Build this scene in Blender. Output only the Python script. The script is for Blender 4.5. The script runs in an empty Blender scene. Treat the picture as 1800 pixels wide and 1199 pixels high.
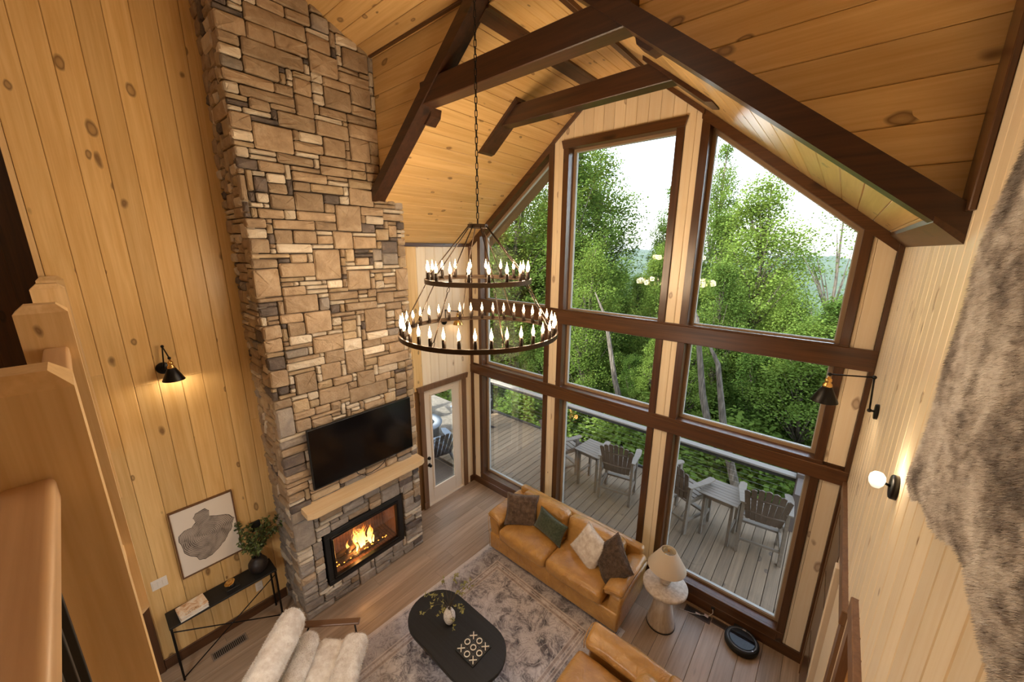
import bpy, bmesh, math, random
from mathutils import Vector, Matrix, noise as mnoise
from math import sin, cos, pi, radians as R_
random.seed(7)
SC = bpy.context.scene
COL = SC.collection

# ------------------------------------------------------------------ camera
CAM = Vector((4.631, -4.327, 4.25))
PITCH, YAW, ROLL = 0.2416, 0.7084, 0.0062
_F = Vector((-sin(YAW)*cos(PITCH), cos(YAW)*cos(PITCH), -sin(PITCH)))
_Rr = Vector((cos(YAW), sin(YAW), 0.0)); _U = _Rr.cross(_F)
_R2 = _Rr*cos(ROLL)+_U*sin(ROLL); _U2 = -_Rr*sin(ROLL)+_U*cos(ROLL)
cd = bpy.data.cameras.new('camera'); cam = bpy.data.objects.new('camera', cd); COL.objects.link(cam)
m = Matrix((( _R2.x, _U2.x, -_F.x, CAM.x), (_R2.y, _U2.y, -_F.y, CAM.y), (_R2.z, _U2.z, -_F.z, CAM.z), (0, 0, 0, 1)))
cam.matrix_world = m
cd.sensor_width = 36.0; cd.lens = 662.9/1800*36; cd.clip_start = 0.03; cd.clip_end = 9000
SC.camera = cam

# ------------------------------------------------------------------ world, sun, exposure
SC.view_settings.view_transform = 'Standard'; SC.view_settings.look = 'None'
SC.view_settings.gamma = 1.0; SC.view_settings.exposure = 0.12
SC.view_settings.use_curve_mapping = False
SUN_AZ, SUN_EL = R_(252), R_(36)     # direction towards the sun, azimuth measured from +x
sun_dir = Vector((cos(SUN_AZ)*cos(SUN_EL), sin(SUN_AZ)*cos(SUN_EL), sin(SUN_EL)))
W_ = bpy.data.worlds.new('sky'); SC.world = W_; W_.use_nodes = True
nt = W_.node_tree; nt.nodes.clear()
sky = nt.nodes.new('ShaderNodeTexSky'); sky.sky_type = 'NISHITA'; sky.sun_disc = False
sky.sun_elevation = SUN_EL; sky.sun_rotation = pi/2-SUN_AZ; sky.air_density = 1.0; sky.dust_density = 3.0; sky.ozone_density = 1.0
sky.altitude = 600
hs = nt.nodes.new('ShaderNodeHueSaturation'); hs.inputs['Saturation'].default_value = 0.55
bg = nt.nodes.new('ShaderNodeBackground'); bg.inputs[1].default_value = 0.92
wo = nt.nodes.new('ShaderNodeOutputWorld')
nt.links.new(sky.outputs[0], hs.inputs['Color']); nt.links.new(hs.outputs[0], bg.inputs[0]); nt.links.new(bg.outputs[0], wo.inputs[0])
sl = bpy.data.lights.new('sun', 'SUN'); sl.energy = 9.5; sl.angle = R_(1.0); sl.color = (1.0, 0.93, 0.80)
so = bpy.data.objects.new('sun', sl); COL.objects.link(so)
so.rotation_euler = sun_dir.to_track_quat('Z', 'Y').to_euler()

def area_light(name, loc, size, energy, color, rot=(0, 0, 0), sy=None):
    l = bpy.data.lights.new(name, 'AREA'); l.energy = energy; l.color = color; l.size = size
    if sy: l.shape = 'RECTANGLE'; l.size_y = sy
    o = bpy.data.objects.new(name, l); COL.objects.link(o); o.location = loc; o.rotation_euler = rot
    return o
def point_light(name, loc, energy, color, r=0.03, parent=None):
    l = bpy.data.lights.new(name, 'POINT'); l.energy = energy; l.color = color; l.shadow_soft_size = r
    o = bpy.data.objects.new(name, l); COL.objects.link(o); o.location = loc
    if parent: o.parent = parent
    return o
WARM = (1.0, 0.76, 0.50)
# unseen fill lights, added behind the camera and under the loft
area_light('loft_fill_light', (2.2, -5.6, 6.2), 1.2, 13, (1.0, 0.80, 0.58), (R_(25), 0, 0))
area_light('lounge_fill_light', (2.5, -5.2, 2.40), 1.0, 55, (1.0, 0.90, 0.80), (R_(35), 0, 0))

# ------------------------------------------------------------------ helpers
def tag(o, label=None, cat=None, group=None, kind=None):
    if label: o['label'] = label
    if cat: o['category'] = cat
    if group: o['group'] = group
    if kind: o['kind'] = kind
    return o
def empty(name, loc=(0, 0, 0), rz=0.0, label=None, cat=None, group=None, kind=None, parent=None):
    o = bpy.data.objects.new(name, None); COL.objects.link(o); o.location = loc; o.rotation_euler = (0, 0, rz)
    o.empty_display_size = .1
    if parent: o.parent = parent
    return tag(o, label, cat, group, kind)
def link(name, me, mat=None, parent=None, mw=None):
    if mat and not me.materials: me.materials.append(mat)
    o = bpy.data.objects.new(name, me); COL.objects.link(o)
    if parent: o.parent = parent
    if mw is not None: o.matrix_local = mw
    return o
class MB:
    def __init__(s): s.v = []; s.f = []; s.sm = []
    def add(s, vs, fs, smooth=False, M=None):
        n = len(s.v)
        for p in vs:
            p = Vector(p); s.v.append(tuple(M @ p) if M else tuple(p))
        for f in fs: s.f.append([i+n for i in f]); s.sm.append(smooth)
        return s
    def box(s, x0, x1, y0, y1, z0, z1, c=0.0, M=None):
        if x0 > x1: x0, x1 = x1, x0
        if y0 > y1: y0, y1 = y1, y0
        if z0 > z1: z0, z1 = z1, z0
        if c <= 0:
            vs = [(x0, y0, z0), (x1, y0, z0), (x1, y1, z0), (x0, y1, z0), (x0, y0, z1), (x1, y0, z1), (x1, y1, z1), (x0, y1, z1)]
            return s.add(vs, [(0, 3, 2, 1), (4, 5, 6, 7), (0, 1, 5, 4), (1, 2, 6, 5), (2, 3, 7, 6), (3, 0, 4, 7)], False, M)
        c = min(c, (x1-x0)*.45, (y1-y0)*.45, (z1-z0)*.45)
        vs = []; idx = {}
        X = (x0, x1); Y = (y0, y1); Z = (z0, z1)
        for i in (0, 1):
            for j in (0, 1):
                for k in (0, 1):
                    sx, sy, sz = (c, -c)[i], (c, -c)[j], (c, -c)[k]
                    idx[i, j, k, 0] = len(vs); vs.append((X[i], Y[j]+sy, Z[k]+sz))
                    idx[i, j, k, 1] = len(vs); vs.append((X[i]+sx, Y[j], Z[k]+sz))
                    idx[i, j, k, 2] = len(vs); vs.append((X[i]+sx, Y[j]+sy, Z[k]))
        F = []
        g = lambda i, j, k, a: idx[i, j, k, a]
        F += [[g(0,0,0,0), g(0,0,1,0), g(0,1,1,0), g(0,1,0,0)], [g(1,0,0,0), g(1,1,0,0), g(1,1,1,0), g(1,0,1,0)]]
        F += [[g(0,0,0,1), g(1,0,0,1), g(1,0,1,1), g(0,0,1,1)], [g(0,1,0,1), g(0,1,1,1), g(1,1,1,1), g(1,1,0,1)]]
        F += [[g(0,0,0,2), g(0,1,0,2), g(1,1,0,2), g(1,0,0,2)], [g(0,0,1,2), g(1,0,1,2), g(1,1,1,2), g(0,1,1,2)]]
        for a in (0, 1):
            for b in (0, 1):
                F.append([g(a,b,0,0), g(a,b,0,1), g(a,b,1,1), g(a,b,1,0)])
                F.append([g(a,0,b,0), g(a,0,b,2), g(a,1,b,2), g(a,1,b,0)])
                F.append([g(0,a,b,1), g(0,a,b,2), g(1,a,b,2), g(1,a,b,1)])
        for i in (0, 1):
            for j in (0, 1):
                for k in (0, 1): F.append([g(i,j,k,0), g(i,j,k,1), g(i,j,k,2)])
        return s.add(vs, F, False, M)
    def prism(s, poly, axis, a0, a1, M=None, smooth=False):
        # poly in the two remaining axes (cyclic order), extruded along axis
        n = len(poly); vs = []
        for a in (a0, a1):
            for (p, q) in poly:
                vs.append({'x': (a, p, q), 'y': (p, a, q), 'z': (p, q, a)}[axis])
        fs = [list(range(n))[::-1], list(range(n, 2*n))]+[[i, (i+1) % n, n+(i+1) % n, n+i] for i in range(n)]
        return s.add(vs, fs, smooth, M)
    def tube(s, pts, r, n=8, caps=True, M=None):
        pts = [Vector(p) for p in pts]; rs = r if isinstance(r, (list, tuple)) else [r]*len(pts)
        vs = []; fs = []; up = None
        for i, p in enumerate(pts):
            t = (pts[min(i+1, len(pts)-1)]-pts[max(i-1, 0)]).normalized()
            if up is None:
                up = Vector((0, 0, 1)) if abs(t.z) < .9 else Vector((1, 0, 0))
            a = t.cross(up).normalized(); b = a.cross(t).normalized(); up = b
            for k in range(n):
                th = 2*pi*k/n; vs.append(p+(a*cos(th)+b*sin(th))*rs[i])
        for i in range(len(pts)-1):
            for k in range(n): fs.append([i*n+k, i*n+(k+1) % n, (i+1)*n+(k+1) % n, (i+1)*n+k])
        if caps: fs += [list(range(n))[::-1], [(len(pts)-1)*n+k for k in range(n)]]
        return s.add(vs, fs, True, M)
    def lathe(s, prof, n=24, c=(0, 0, 0), M=None, smooth=True, close=True):
        vs = []; fs = []
        for (r, z) in prof:
            for k in range(n):
                th = 2*pi*k/n; vs.append((c[0]+r*cos(th), c[1]+r*sin(th), c[2]+z))
        for i in range(len(prof)-1):
            for k in range(n): fs.append([i*n+k, i*n+(k+1) % n, (i+1)*n+(k+1) % n, (i+1)*n+k])
        if close:
            if prof[0][0] > 1e-4: fs.append(list(range(n))[::-1])
            if prof[-1][0] > 1e-4: fs.append([(len(prof)-1)*n+k for k in range(n)])
        return s.add(vs, fs, smooth, M)
    def rbox(s, h, r, k=3, nx=6, ny=6, nz=6, M=None, fn=None):
        """rounded box, half sizes h, corner radius r; fn(Vector)->Vector deforms"""
        def line(hh, n):
            rr = min(r, hh*.98); out = []
            for i in range(k): out.append(-hh+rr*(1-cos(pi/2*i/k)) if False else -hh+rr*i/k)
            for i in range(n+1): out.append(-(hh-rr)+2*(hh-rr)*i/n)
            for i in range(1, k+1): out.append(hh-rr+rr*i/k)
            return out
        L = [line(h[0], nx), line(h[1], ny), line(h[2], nz)]
        vid = {}; vs = []; fs = []
        def V(i, j, l):
            key = (i, j, l)
            if key in vid: return vid[key]
            p = Vector((L[0][i], L[1][j], L[2][l]))
            rr = [min(r, h[a]*.98) for a in range(3)]
            cpt = Vector([max(-(h[a]-rr[a]), min(h[a]-rr[a], p[a])) for a in range(3)])
            d = p-cpt
            if d.length > 1e-9:
                q = Vector([d[a]/rr[a] for a in range(3)])
                mx = max(abs(x) for x in q)
                q = q.normalized()*mx
                p = cpt+Vector([q[a]*rr[a] for a in range(3)])
            if fn: p = fn(p)
            vid[key] = len(vs); vs.append(p); return vid[key]
        N = [len(l)-1 for l in L]
        for i in range(N[0]):
            for j in range(N[1]):
                fs.append([V(i,j,0), V(i,j+1,0), V(i+1,j+1,0), V(i+1,j,0)])
                fs.append([V(i,j,N[2]), V(i+1,j,N[2]), V(i+1,j+1,N[2]), V(i,j+1,N[2])])
        for i in range(N[0]):
            for l in range(N[2]):
                fs.append([V(i,0,l), V(i+1,0,l), V(i+1,0,l+1), V(i,0,l+1)])
                fs.append([V(i,N[1],l), V(i,N[1],l+1), V(i+1,N[1],l+1), V(i+1,N[1],l)])
        for j in range(N[1]):
            for l in range(N[2]):
                fs.append([V(0,j,l), V(0,j,l+1), V(0,j+1,l+1), V(0,j+1,l)])
                fs.append([V(N[0],j,l), V(N[0],j+1,l), V(N[0],j+1,l+1), V(N[0],j,l+1)])
        return s.add(vs, fs, True, M)
    def mesh(s, name='mesh'):
        me = bpy.data.meshes.new(name); me.from_pydata(s.v, [], s.f)
        me.polygons.foreach_set('use_smooth', s.sm); me.update(); return me
    def build(s, name, mat, parent=None, label=None, cat=None, group=None, kind=None, mw=None):
        return tag(link(name, s.mesh(name), mat, parent, mw), label, cat, group, kind)
def T(x, y, z): return Matrix.Translation((x, y, z))
def RX(a): return Matrix.Rotation(a, 4, 'X')
def RY(a): return Matrix.Rotation(a, 4, 'Y')
def RZ(a): return Matrix.Rotation(a, 4, 'Z')
def copy_tree(o, parent=None):
    c = o.copy(); COL.objects.link(c)
    if parent is not None: c.parent = parent; c.matrix_parent_inverse = o.matrix_parent_inverse.copy()
    for ch in list(o.children): copy_tree(ch, c)
    return c

# ------------------------------------------------------------------ materials
class NT:
    def __init__(s, name):
        s.m = bpy.data.materials.new(name); s.m.use_nodes = True; s.t = s.m.node_tree; s.t.nodes.clear()
        s.out = s.n('ShaderNodeOutputMaterial')
    def n(s, typ, **kw):
        nd = s.t.nodes.new(typ)
        for k, v in kw.items():
            if hasattr(nd, k) and not k[0].isupper(): setattr(nd, k, v)
            else: nd.inputs[k.replace('_', ' ')].default_value = v
        return nd
    def l(s, a, b): s.t.links.new(a, b); return b
    def math(s, op, a, b=None, c=None, clamp=False):
        nd = s.t.nodes.new('ShaderNodeMath'); nd.operation = op; nd.use_clamp = clamp
        for i, v in enumerate((a, b, c)):
            if v is None: continue
            if hasattr(v, 'links'): s.l(v, nd.inputs[i])
            else: nd.inputs[i].default_value = v
        return nd.outputs[0]
    def mix(s, fac, a, b, mode='MIX'):
        nd = s.t.nodes.new('ShaderNodeMix'); nd.data_type = 'RGBA'; nd.blend_type = mode
        for i, v in ((0, fac), (6, a), (7, b)):
            if hasattr(v, 'links'): s.l(v, nd.inputs[i])
            else: nd.inputs[i].default_value = v if i == 0 else (*v, 1) if len(v) == 3 else v
        return nd.outputs[2]
    def ramp(s, fac, stops, interp='LINEAR'):
        nd = s.t.nodes.new('ShaderNodeValToRGB'); s.l(fac, nd.inputs[0]); cr = nd.color_ramp; cr.interpolation = interp
        while len(cr.elements) < len(stops): cr.elements.new(.5)
        for e, (p, c) in zip(cr.elements, stops):
            e.position = p; e.color = (*c, 1) if len(c) == 3 else c
        return nd.outputs[0]
    def fin(s, col, rough=.6, bump=None, bstr=.3, bdist=.01, **kw):
        b = s.t.nodes.new('ShaderNodeBsdfPrincipled')
        if hasattr(col, 'links'): s.l(col, b.inputs['Base Color'])
        else: b.inputs['Base Color'].default_value = (*col, 1)
        if hasattr(rough, 'links'): s.l(rough, b.inputs['Roughness'])
        else: b.inputs['Roughness'].default_value = rough
        for k, v in kw.items():
            b.inputs[k.replace('_', ' ')].default_value = v
        if bump is not None:
            bn = s.t.nodes.new('ShaderNodeBump'); bn.inputs['Strength'].default_value = bstr; bn.inputs['Distance'].default_value = bdist
            s.l(bump, bn.inputs['Height']); s.l(bn.outputs[0], b.inputs['Normal'])
        s.l(b.outputs[0], s.out.inputs[0]); s.b = b
        return s.m
def plain(name, col, rough=.5, **kw):
    return NT(name).fin(col, rough, **kw)
def coords(N, axis='x', along=1.0, across=10.0, use_rand=True):
    tc = N.n('ShaderNodeTexCoord'); mp = N.n('ShaderNodeMapping')
    sc = {'x': (along, across, across), 'y': (across, along, across), 'z': (across, across, along)}[axis]
    mp.inputs['Scale'].default_value = sc
    if use_rand:
        oi = N.n('ShaderNodeObjectInfo'); cx = N.n('ShaderNodeCombineXYZ')
        r1 = N.math('MULTIPLY', oi.outputs['Random'], 37.0); r2 = N.math('MULTIPLY', oi.outputs['Random'], 71.0)
        N.l(r1, cx.inputs[0]); N.l(r2, cx.inputs[1]); N.l(r1, cx.inputs[2])
        va = N.n('ShaderNodeVectorMath', operation='ADD'); N.l(tc.outputs['Object'], va.inputs[0]); N.l(cx.outputs[0], va.inputs[1])
        N.l(va.outputs[0], mp.inputs['Vector'])
        N.rnd = oi.outputs['Random']
    else:
        N.l(tc.outputs['Object'], mp.inputs['Vector']); N.rnd = None
    return mp.outputs[0]
def wood(name, axis, light, dark, knotcol=(.05, .02, .01), knots=.35, rough=.45, vary=.22, knot_scale=(4.6, 9.0), coat=0.0, bs=.08, hue=0.0):
    N = NT(name)
    v = coords(N, axis, .9, 16.0)
    n1 = N.n('ShaderNodeTexNoise', Scale=1.3, Detail=6.0, Roughness=.6, Distortion=.6); N.l(v, n1.inputs['Vector'])
    v2 = coords(N, axis, 1.5, 90.0)
    n2 = N.n('ShaderNodeTexNoise', Scale=1.0, Detail=3.0, Roughness=.5); N.l(v2, n2.inputs['Vector'])
    g = N.math('ADD', N.math('MULTIPLY', n1.outputs['Fac'], .7), N.math('MULTIPLY', n2.outputs['Fac'], .3))
    col = N.ramp(g, [(.30, dark), (.62, light)])
    # per piece tint
    if vary:
        k = N.math('ADD', N.math('MULTIPLY', N.rnd, vary), 1-vary*.6)
        cc = N.n('ShaderNodeCombineColor'); 
        for i in range(3): N.l(k, cc.inputs[i])
        col = N.mix(1.0, col, cc.outputs[0], 'MULTIPLY')
    if knots > 0:
        v3 = coords(N, axis, knot_scale[0], knot_scale[1])
        wz = N.n('ShaderNodeTexNoise', Scale=1.2, Detail=2.0); N.l(v3, wz.inputs['Vector'])
        va = N.n('ShaderNodeVectorMath', operation='MULTIPLY_ADD'); va.inputs[1].default_value = (.35, .35, .35)
        N.l(wz.outputs['Color'], va.inputs[0]); N.l(v3, va.inputs[2])
        vo = N.n('ShaderNodeTexVoronoi', Scale=1.0, Randomness=1.0); N.l(va.outputs[0], vo.inputs['Vector'])
        sp = N.n('ShaderNodeSeparateColor'); N.l(vo.outputs['Color'], sp.inputs[0])
        pick = N.math('LESS_THAN', sp.outputs[0], knots)
        size = N.math('ADD', N.math('MULTIPLY', sp.outputs[1], .19), .08)
        d = N.math('DIVIDE', vo.outputs['Distance'], size)
        ring = N.math('MULTIPLY', N.math('SUBTRACT', 1.25, d, clamp=True), 2.2, clamp=True)
        ring = N.math('MULTIPLY', ring, pick)
        core = N.ramp(d, [(0.0, (.45, .45, .45)), (.55, (.6, .6, .6)), (.85, (1, 1, 1)), (1, (1, 1, 1))])
        kf = N.math('MULTIPLY', ring, core)
        col = N.mix(N.math('MULTIPLY', kf, .85), col, knotcol)
    return N.fin(col, rough, g, bs, .004, Coat_Weight=coat, Coat_Roughness=.25)
PINE = wood('pine', 'x', (.80, .56, .255), (.64, .395, .14), (.13, .055, .018), .24, .38, .24, coat=.15)
PINE_C = wood('pine_ceiling', 'x', (.78, .52, .225), (.62, .36, .12), (.13, .055, .018), .26, .28, .20, (6.0, 12.0), coat=.35)
PINE_PALE_LIT = wood('pine_pale_lit', 'x', (.93, .80, .60), (.86, .70, .47), (.30, .17, .09), .30, .38, .14, coat=.2)  # paler copy of the pine, daylight mixed into its colour
PINE_Z = wood('pine_upright', 'z', (.76, .54, .28), (.60, .38, .16), (.12, .05, .02), .10, .42, .15, (8.0, 17.0))
PINE_X = wood('pine_length', 'x', (.80, .58, .32), (.68, .44, .20), (.15, .07, .03), .2, .45, .12)
MANTEL = wood('mantel_pine', 'y', (.84, .64, .38), (.74, .50, .25), (.35, .18, .07), .05, .5, .05)
DARK = wood('dark_stain', 'x', (.085, .030, .011), (.030, .011, .005), (.008, .004, .002), .2, .32, .3, coat=.25)
DARK_X = wood('dark_stain_x', 'x', (.120, .050, .018), (.048, .019, .007), (.012, .005, .002), .3, .30, .12, (1.4, 5.0), coat=.3)
BEAMC = wood('ceiling_beam_stain', 'x', (.070, .026, .010), (.026, .010, .004), (.008, .004, .002), .3, .38, .10, (1.4, 5.0), coat=.15)
DARK_Y = wood('dark_stain_y', 'y', (.105, .043, .016), (.045, .018, .007), (.012, .005, .002), .2, .32, .12, coat=.25)
DARK_Z = wood('dark_stain_z', 'z', (.112, .046, .017), (.046, .018, .007), (.012, .005, .002), .2, .30, .15, coat=.3)
FLOOR = wood('oak_floor', 'x', (.46, .335, .235), (.27, .19, .125), (.09, .055, .035), .30, .34, .30, (1.6, 7.0), bs=.05)
DECK = wood('deck_board', 'x', (.30, .215, .135), (.175, .125, .080), (.08, .06, .05), .15, .7, .22, bs=.15)
RAILW = wood('rail_wood', 'x', (.66, .42, .22), (.52, .31, .15), (.2, .1, .05), .05, .42, .1)
WALNUT = wood('walnut', 'x', (.17, .085, .04), (.09, .04, .018), (.02, .01, .005), .0, .4, .1)
DOORTRIM = wood('brown_casing', 'z', (.22, .115, .055), (.13, .062, .028), (.03, .015, .008), .1, .4, .1)
BLACK = plain('black_metal', (.012, .011, .011), .38, Metallic=.6)
BLACKM = plain('matt_black', (.010, .010, .010), .6)
BRONZE = plain('bronze_iron', (.055, .034, .020), .42, Metallic=.8)
BRASS = plain('brass', (.80, .50, .17), .25, Metallic=1.0)
def stone(name, c1, c2, c3):
    N = NT(name); v = coords(N, 'x', 1, 1)
    n1 = N.n('ShaderNodeTexNoise', Scale=7.0, Detail=8.0, Roughness=.62, Distortion=.4); N.l(v, n1.inputs['Vector'])
    n2 = N.n('ShaderNodeTexNoise', Scale=26.0, Detail=6.0, Roughness=.7); N.l(v, n2.inputs['Vector'])
    mu = N.n('ShaderNodeTexNoise', Scale=5.0, Detail=10.0, Roughness=.55, Distortion=2.0); N.l(v, mu.inputs['Vector'])
    col = N.ramp(n1.outputs['Fac'], [(.30, c2), (.52, c1), (.72, c3)])
    k = N.math('ADD', N.math('MULTIPLY', N.rnd, .40), .76)
    cc = N.n('ShaderNodeCombineColor')
    for i in range(3): N.l(k, cc.inputs[i])
    col = N.mix(1.0, col, cc.outputs[0], 'MULTIPLY')
    sp = N.math('MULTIPLY', n2.outputs['Fac'], .5)
    h = N.math('ADD', N.math('MULTIPLY', mu.outputs['Fac'], 1.0), sp)
    return N.fin(col, .9, h, .8, .03)
ST = {'b': stone('stone_tan', (.45, .33, .215), (.34, .24, .15), (.55, .43, .30)),
      'c': stone('stone_cream', (.74, .64, .50), (.62, .51, .38), (.85, .78, .66)),
      'd': stone('stone_slate', (.17, .135, .115), (.10, .085, .08), (.25, .20, .17)),
      'g': stone('stone_grey', (.36, .31, .26), (.26, .225, .20), (.46, .40, .34)),
      'o': stone('stone_gold', (.50, .38, .24), (.40, .28, .165), (.60, .47, .32))}
MORTAR = plain('mortar', (.085, .065, .050), .95)
GAP = plain('board_gap', (.20, .10, .035), .8)
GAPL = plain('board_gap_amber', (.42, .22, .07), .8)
def glass_mat(name, tint=(1, 1, 1), rough=0.0, refl=1.0):
    N = NT(name)
    tr = N.n('ShaderNodeBsdfTransparent'); tr.inputs[0].default_value = (*tint, 1)
    gl = N.n('ShaderNodeBsdfGlossy'); gl.inputs['Roughness'].default_value = rough
    fr = N.n('ShaderNodeFresnel'); fr.inputs['IOR'].default_value = 1.5
    ms = N.n('ShaderNodeMixShader'); N.l(N.math('MULTIPLY', fr.outputs[0], refl), ms.inputs[0]); N.l(tr.outputs[0], ms.inputs[1]); N.l(gl.outputs[0], ms.inputs[2])
    N.l(ms.outputs[0], N.out.inputs[0]); return N.m
GLASS = glass_mat('window_glass', (.97, .99, .98), 0.0, .20)
def emis(name, col, s, sampling='NONE'):
    N = NT(name); e = N.n('ShaderNodeEmission'); e.inputs[0].default_value = (*col, 1); e.inputs[1].default_value = s
    N.l(e.outputs[0], N.out.inputs[0]); N.m.cycles.emission_sampling = sampling; return N.m

# ------------------------------------------------------------------ plank helper
def plank(parent, mat, O, a, b, n, la, lb, w, t=.018, gap=.0022, ch=.004, name='plank'):
    """board whose length runs along a (from l0 to l1, given at both edges), width along b, face normal n"""
    a = Vector(a).normalized(); b = Vector(b).normalized(); n = Vector(n).normalized()
    s0, s1 = gap/2, w-gap/2
    sec = [(s0, -t), (s0, -ch), (s0+ch, 0), (s1-ch, 0), (s1, -ch), (s1, -t)]
    vs = []
    for L in (0, 1):
        for (s, d) in sec:
            k = s/w; l = (la[L]*(1-k)+lb[L]*k)
            vs.append((l, s, d))
    fs = [[0, 1, 2, 3, 4, 5], [11, 10, 9, 8, 7, 6]]+[[i, 6+i, 6+(i+1) % 6, (i+1) % 6] for i in range(6)]
    det = a.cross(b).dot(n)
    if det > 0: fs = [f[::-1] for f in fs]
    me = bpy.data.meshes.new(name); me.from_pydata(vs, [], fs); me.update()
    me.materials.append(mat)
    o = bpy.data.objects.new(name, me); COL.objects.link(o); o.parent = parent
    O = Vector(O)
    if det < 0:
        # keep the matrix right-handed: flip the width axis sign in the mesh
        for v in me.vertices: v.co.y = -v.co.y
        bb = -b
    else: bb = b
    if det < 0: me.flip_normals() if False else None
    nn = a.cross(bb)
    o.matrix_local = Matrix(((a.x, bb.x, nn.x, O.x), (a.y, bb.y, nn.y, O.y), (a.z, bb.z, nn.z, O.z), (0, 0, 0, 1)))
    return o
# ================================================================== THE SETTING
W, D = 4.984, .571
XC = W/2
SL = .79; EZ = 4.31; FLATZ = 6.06; GY = -1.86          # gable slope, eave height, flat top, y of the gable-front wall
XF = (FLATZ-EZ)/SL                                       # x where the slope meets the flat top
def gz(x): return min(EZ+SL*min(x, W-x), FLATZ)
def mainz(y): return 6.15+.42*(GY-y)
BACKY = -8.6
# ---- floor
fl = MB().box(-3.2, W+1.2, BACKY, 0, -.12, -.02).build('floor', MORTAR, kind='structure')
rr = random.Random(3)
x = -.17; row = 0
while x < W+.05:
    y = 0.0-rr.uniform(0, 1.5)
    lo = 0.0
    segs = [0.0]
    p = -rr.uniform(.4, 1.9)
    while p > -5.2: segs.append(p); p -= rr.uniform(1.3, 2.1)
    segs.append(-5.2)
    for i in range(len(segs)-1):
        plank(fl, FLOOR, (x, 0, 0), (0, 1, 0), (1, 0, 0), (0, 0, 1), (segs[i+1]+.001, segs[i]-.001), (segs[i+1]+.001, segs[i]-.001), .185, .018, .002, .0025)
    x += .185
# ---- walls (backing)
DY0, DY1, DZ = -1.045, -.245, 2.075                      # door opening in the left wall
wl = MB()
wl.box(-.16, -.019, -4.44, DY0, 0, 7.6).box(-.16, -.019, DY1, .16, 0, 5.2).box(-.16, -.019, DY0, DY1, DZ, 5.2).box(-.16, -.019, -1.9, DY0, 4, 7.6)
wl = wl.build('wall_left', GAP, kind='structure')
wr = MB().box(W+.019, W+.16, BACKY, .16, 0, 7.9).build('wall_right', GAPL, kind='structure')
# left wall boards, vertical
rr = random.Random(11)
y = -4.44; k = 0
while y < -.0:
    w = min(.162, -y)
    mid = y+w/2
    if not (-3.02 < mid < -1.78):
        top0 = (mainz(y) if y < GY else EZ-.02); top1 = (mainz(y+w) if y+w < GY else EZ-.02)
        spans = [(0, None)]
        if rr.random() < .5:
            j = rr.uniform(1.5, 4.5); spans = [(0, j), (j, None)]
        if DY0-.08 < mid < DY1+.08: spans = [(DZ+.03, None)]
        for (a0, a1) in spans:
            l1 = (top0 if a1 is None else a1-.002, top1 if a1 is None else a1-.002)
            plank(wl, PINE if y < -1.2 else PINE_PALE_LIT, (0, y, 0), (0, 0, 1), (0, 1, 0), (1, 0, 0), (a0, l1[0]), (a0, l1[1]), w)  # boards near the windows take the paler pine: daylight painted in
    y += w
# right wall boards, vertical (window light put into their paler colour); the doorways leave the lower boards out
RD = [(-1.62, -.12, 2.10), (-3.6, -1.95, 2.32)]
y = -5.4
rr = random.Random(12)
while y < -.001:
    w = min(.135, -y); mid = y+w/2
    b0 = 0
    for (a, b, h) in RD:
        if a < mid < b: b0 = h
    top = EZ+.03 if y > GY-.1 else mainz(y)
    plank(wr, PINE_PALE_LIT, (W, y, 0), (0, 0, 1), (0, 1, 0), (-1, 0, 0), (b0, top), (b0, top), w, gap=.004, ch=.006)
    y += w
# left wall end board and brown casing below
MB().box(-.16, .004, -4.475, -4.442, 0, 7.6).build('trim_1', PINE_Z, kind='structure')
MB().box(-.02, .03, -4.46, -4.385, .0, 1.47, .004).build('trim_2', DARK_Z, kind='structure')
# ---- gable front wall: horizontal boards above the rake beams
wg = MB().prism([(0, mainz(GY)+.25), (0, EZ+.04), (XF, FLATZ+.04), (W-XF, FLATZ+.04), (W, EZ+.04), (W, mainz(GY)+.25)][::-1], 'y', GY+.019, GY+.12)
wg = wg.build('wall_gable', GAP, kind='structure')
z = EZ-.05
while z < 6.16:
    z1 = z+.172
    def xl(zz): return max(0, (zz-EZ)/SL) if zz < FLATZ-.03 else XC
    a0, a1 = xl(z), xl(z1)
    topx = XF+.02
    for side in (0, 1):
        if side == 0:
            A, Bq = (D, min(a0-.03, XC)), (D, min(a1-.03, XC))
            if z > FLATZ-.03: A, Bq = (D, XC), (D, XC)
            if A[1] < D+.02 or Bq[1] < D+.02: continue
            A = (D, max(D+.001, A[1])); Bq = (D, max(D+.001, Bq[1]))
        else:
            A, Bq = (max(W-a0+.03, XC), W), (max(W-a1+.03, XC), W)
            if z > FLATZ-.03: A, Bq = (XC, W), (XC, W)
            if A[0] > W-.01 or Bq[0] > W-.01: continue
        if z > FLATZ-.05:
            pass
        plank(wg, PINE, (0, GY, z), (1, 0, 0), (0, 0, 1), (0, -1, 0), A, Bq, .172)
    z = z1
# ---- ceiling of the main roof (boards along x), rises towards the camera
ce = MB().prism([(GY+.1, mainz(GY)+.02), (-5.2, mainz(-5.2)+.02), (BACKY, 7.6), (BACKY, 7.8), (-5.2, mainz(-5.2)+.2), (GY+.1, mainz(GY)+.2)], 'x', -3.2, W+.2)
ce = ce.build('ceiling', PINE_X, kind='structure')
dv = Vector((0, -1, .42)).normalized()
nn = Vector((0, -.42, -1)).normalized()
for k in range(14):
    o = Vector((0, GY, mainz(GY)))+dv*(.17*k)
    for (x0, x1) in ((0, 2.6+.3*((k*7) % 3)), (2.6+.3*((k*7) % 3), W)):
        plank(ce, PINE_C, o, (1, 0, 0), dv, nn, (x0, x1), (x0, x1), .17)
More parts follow.
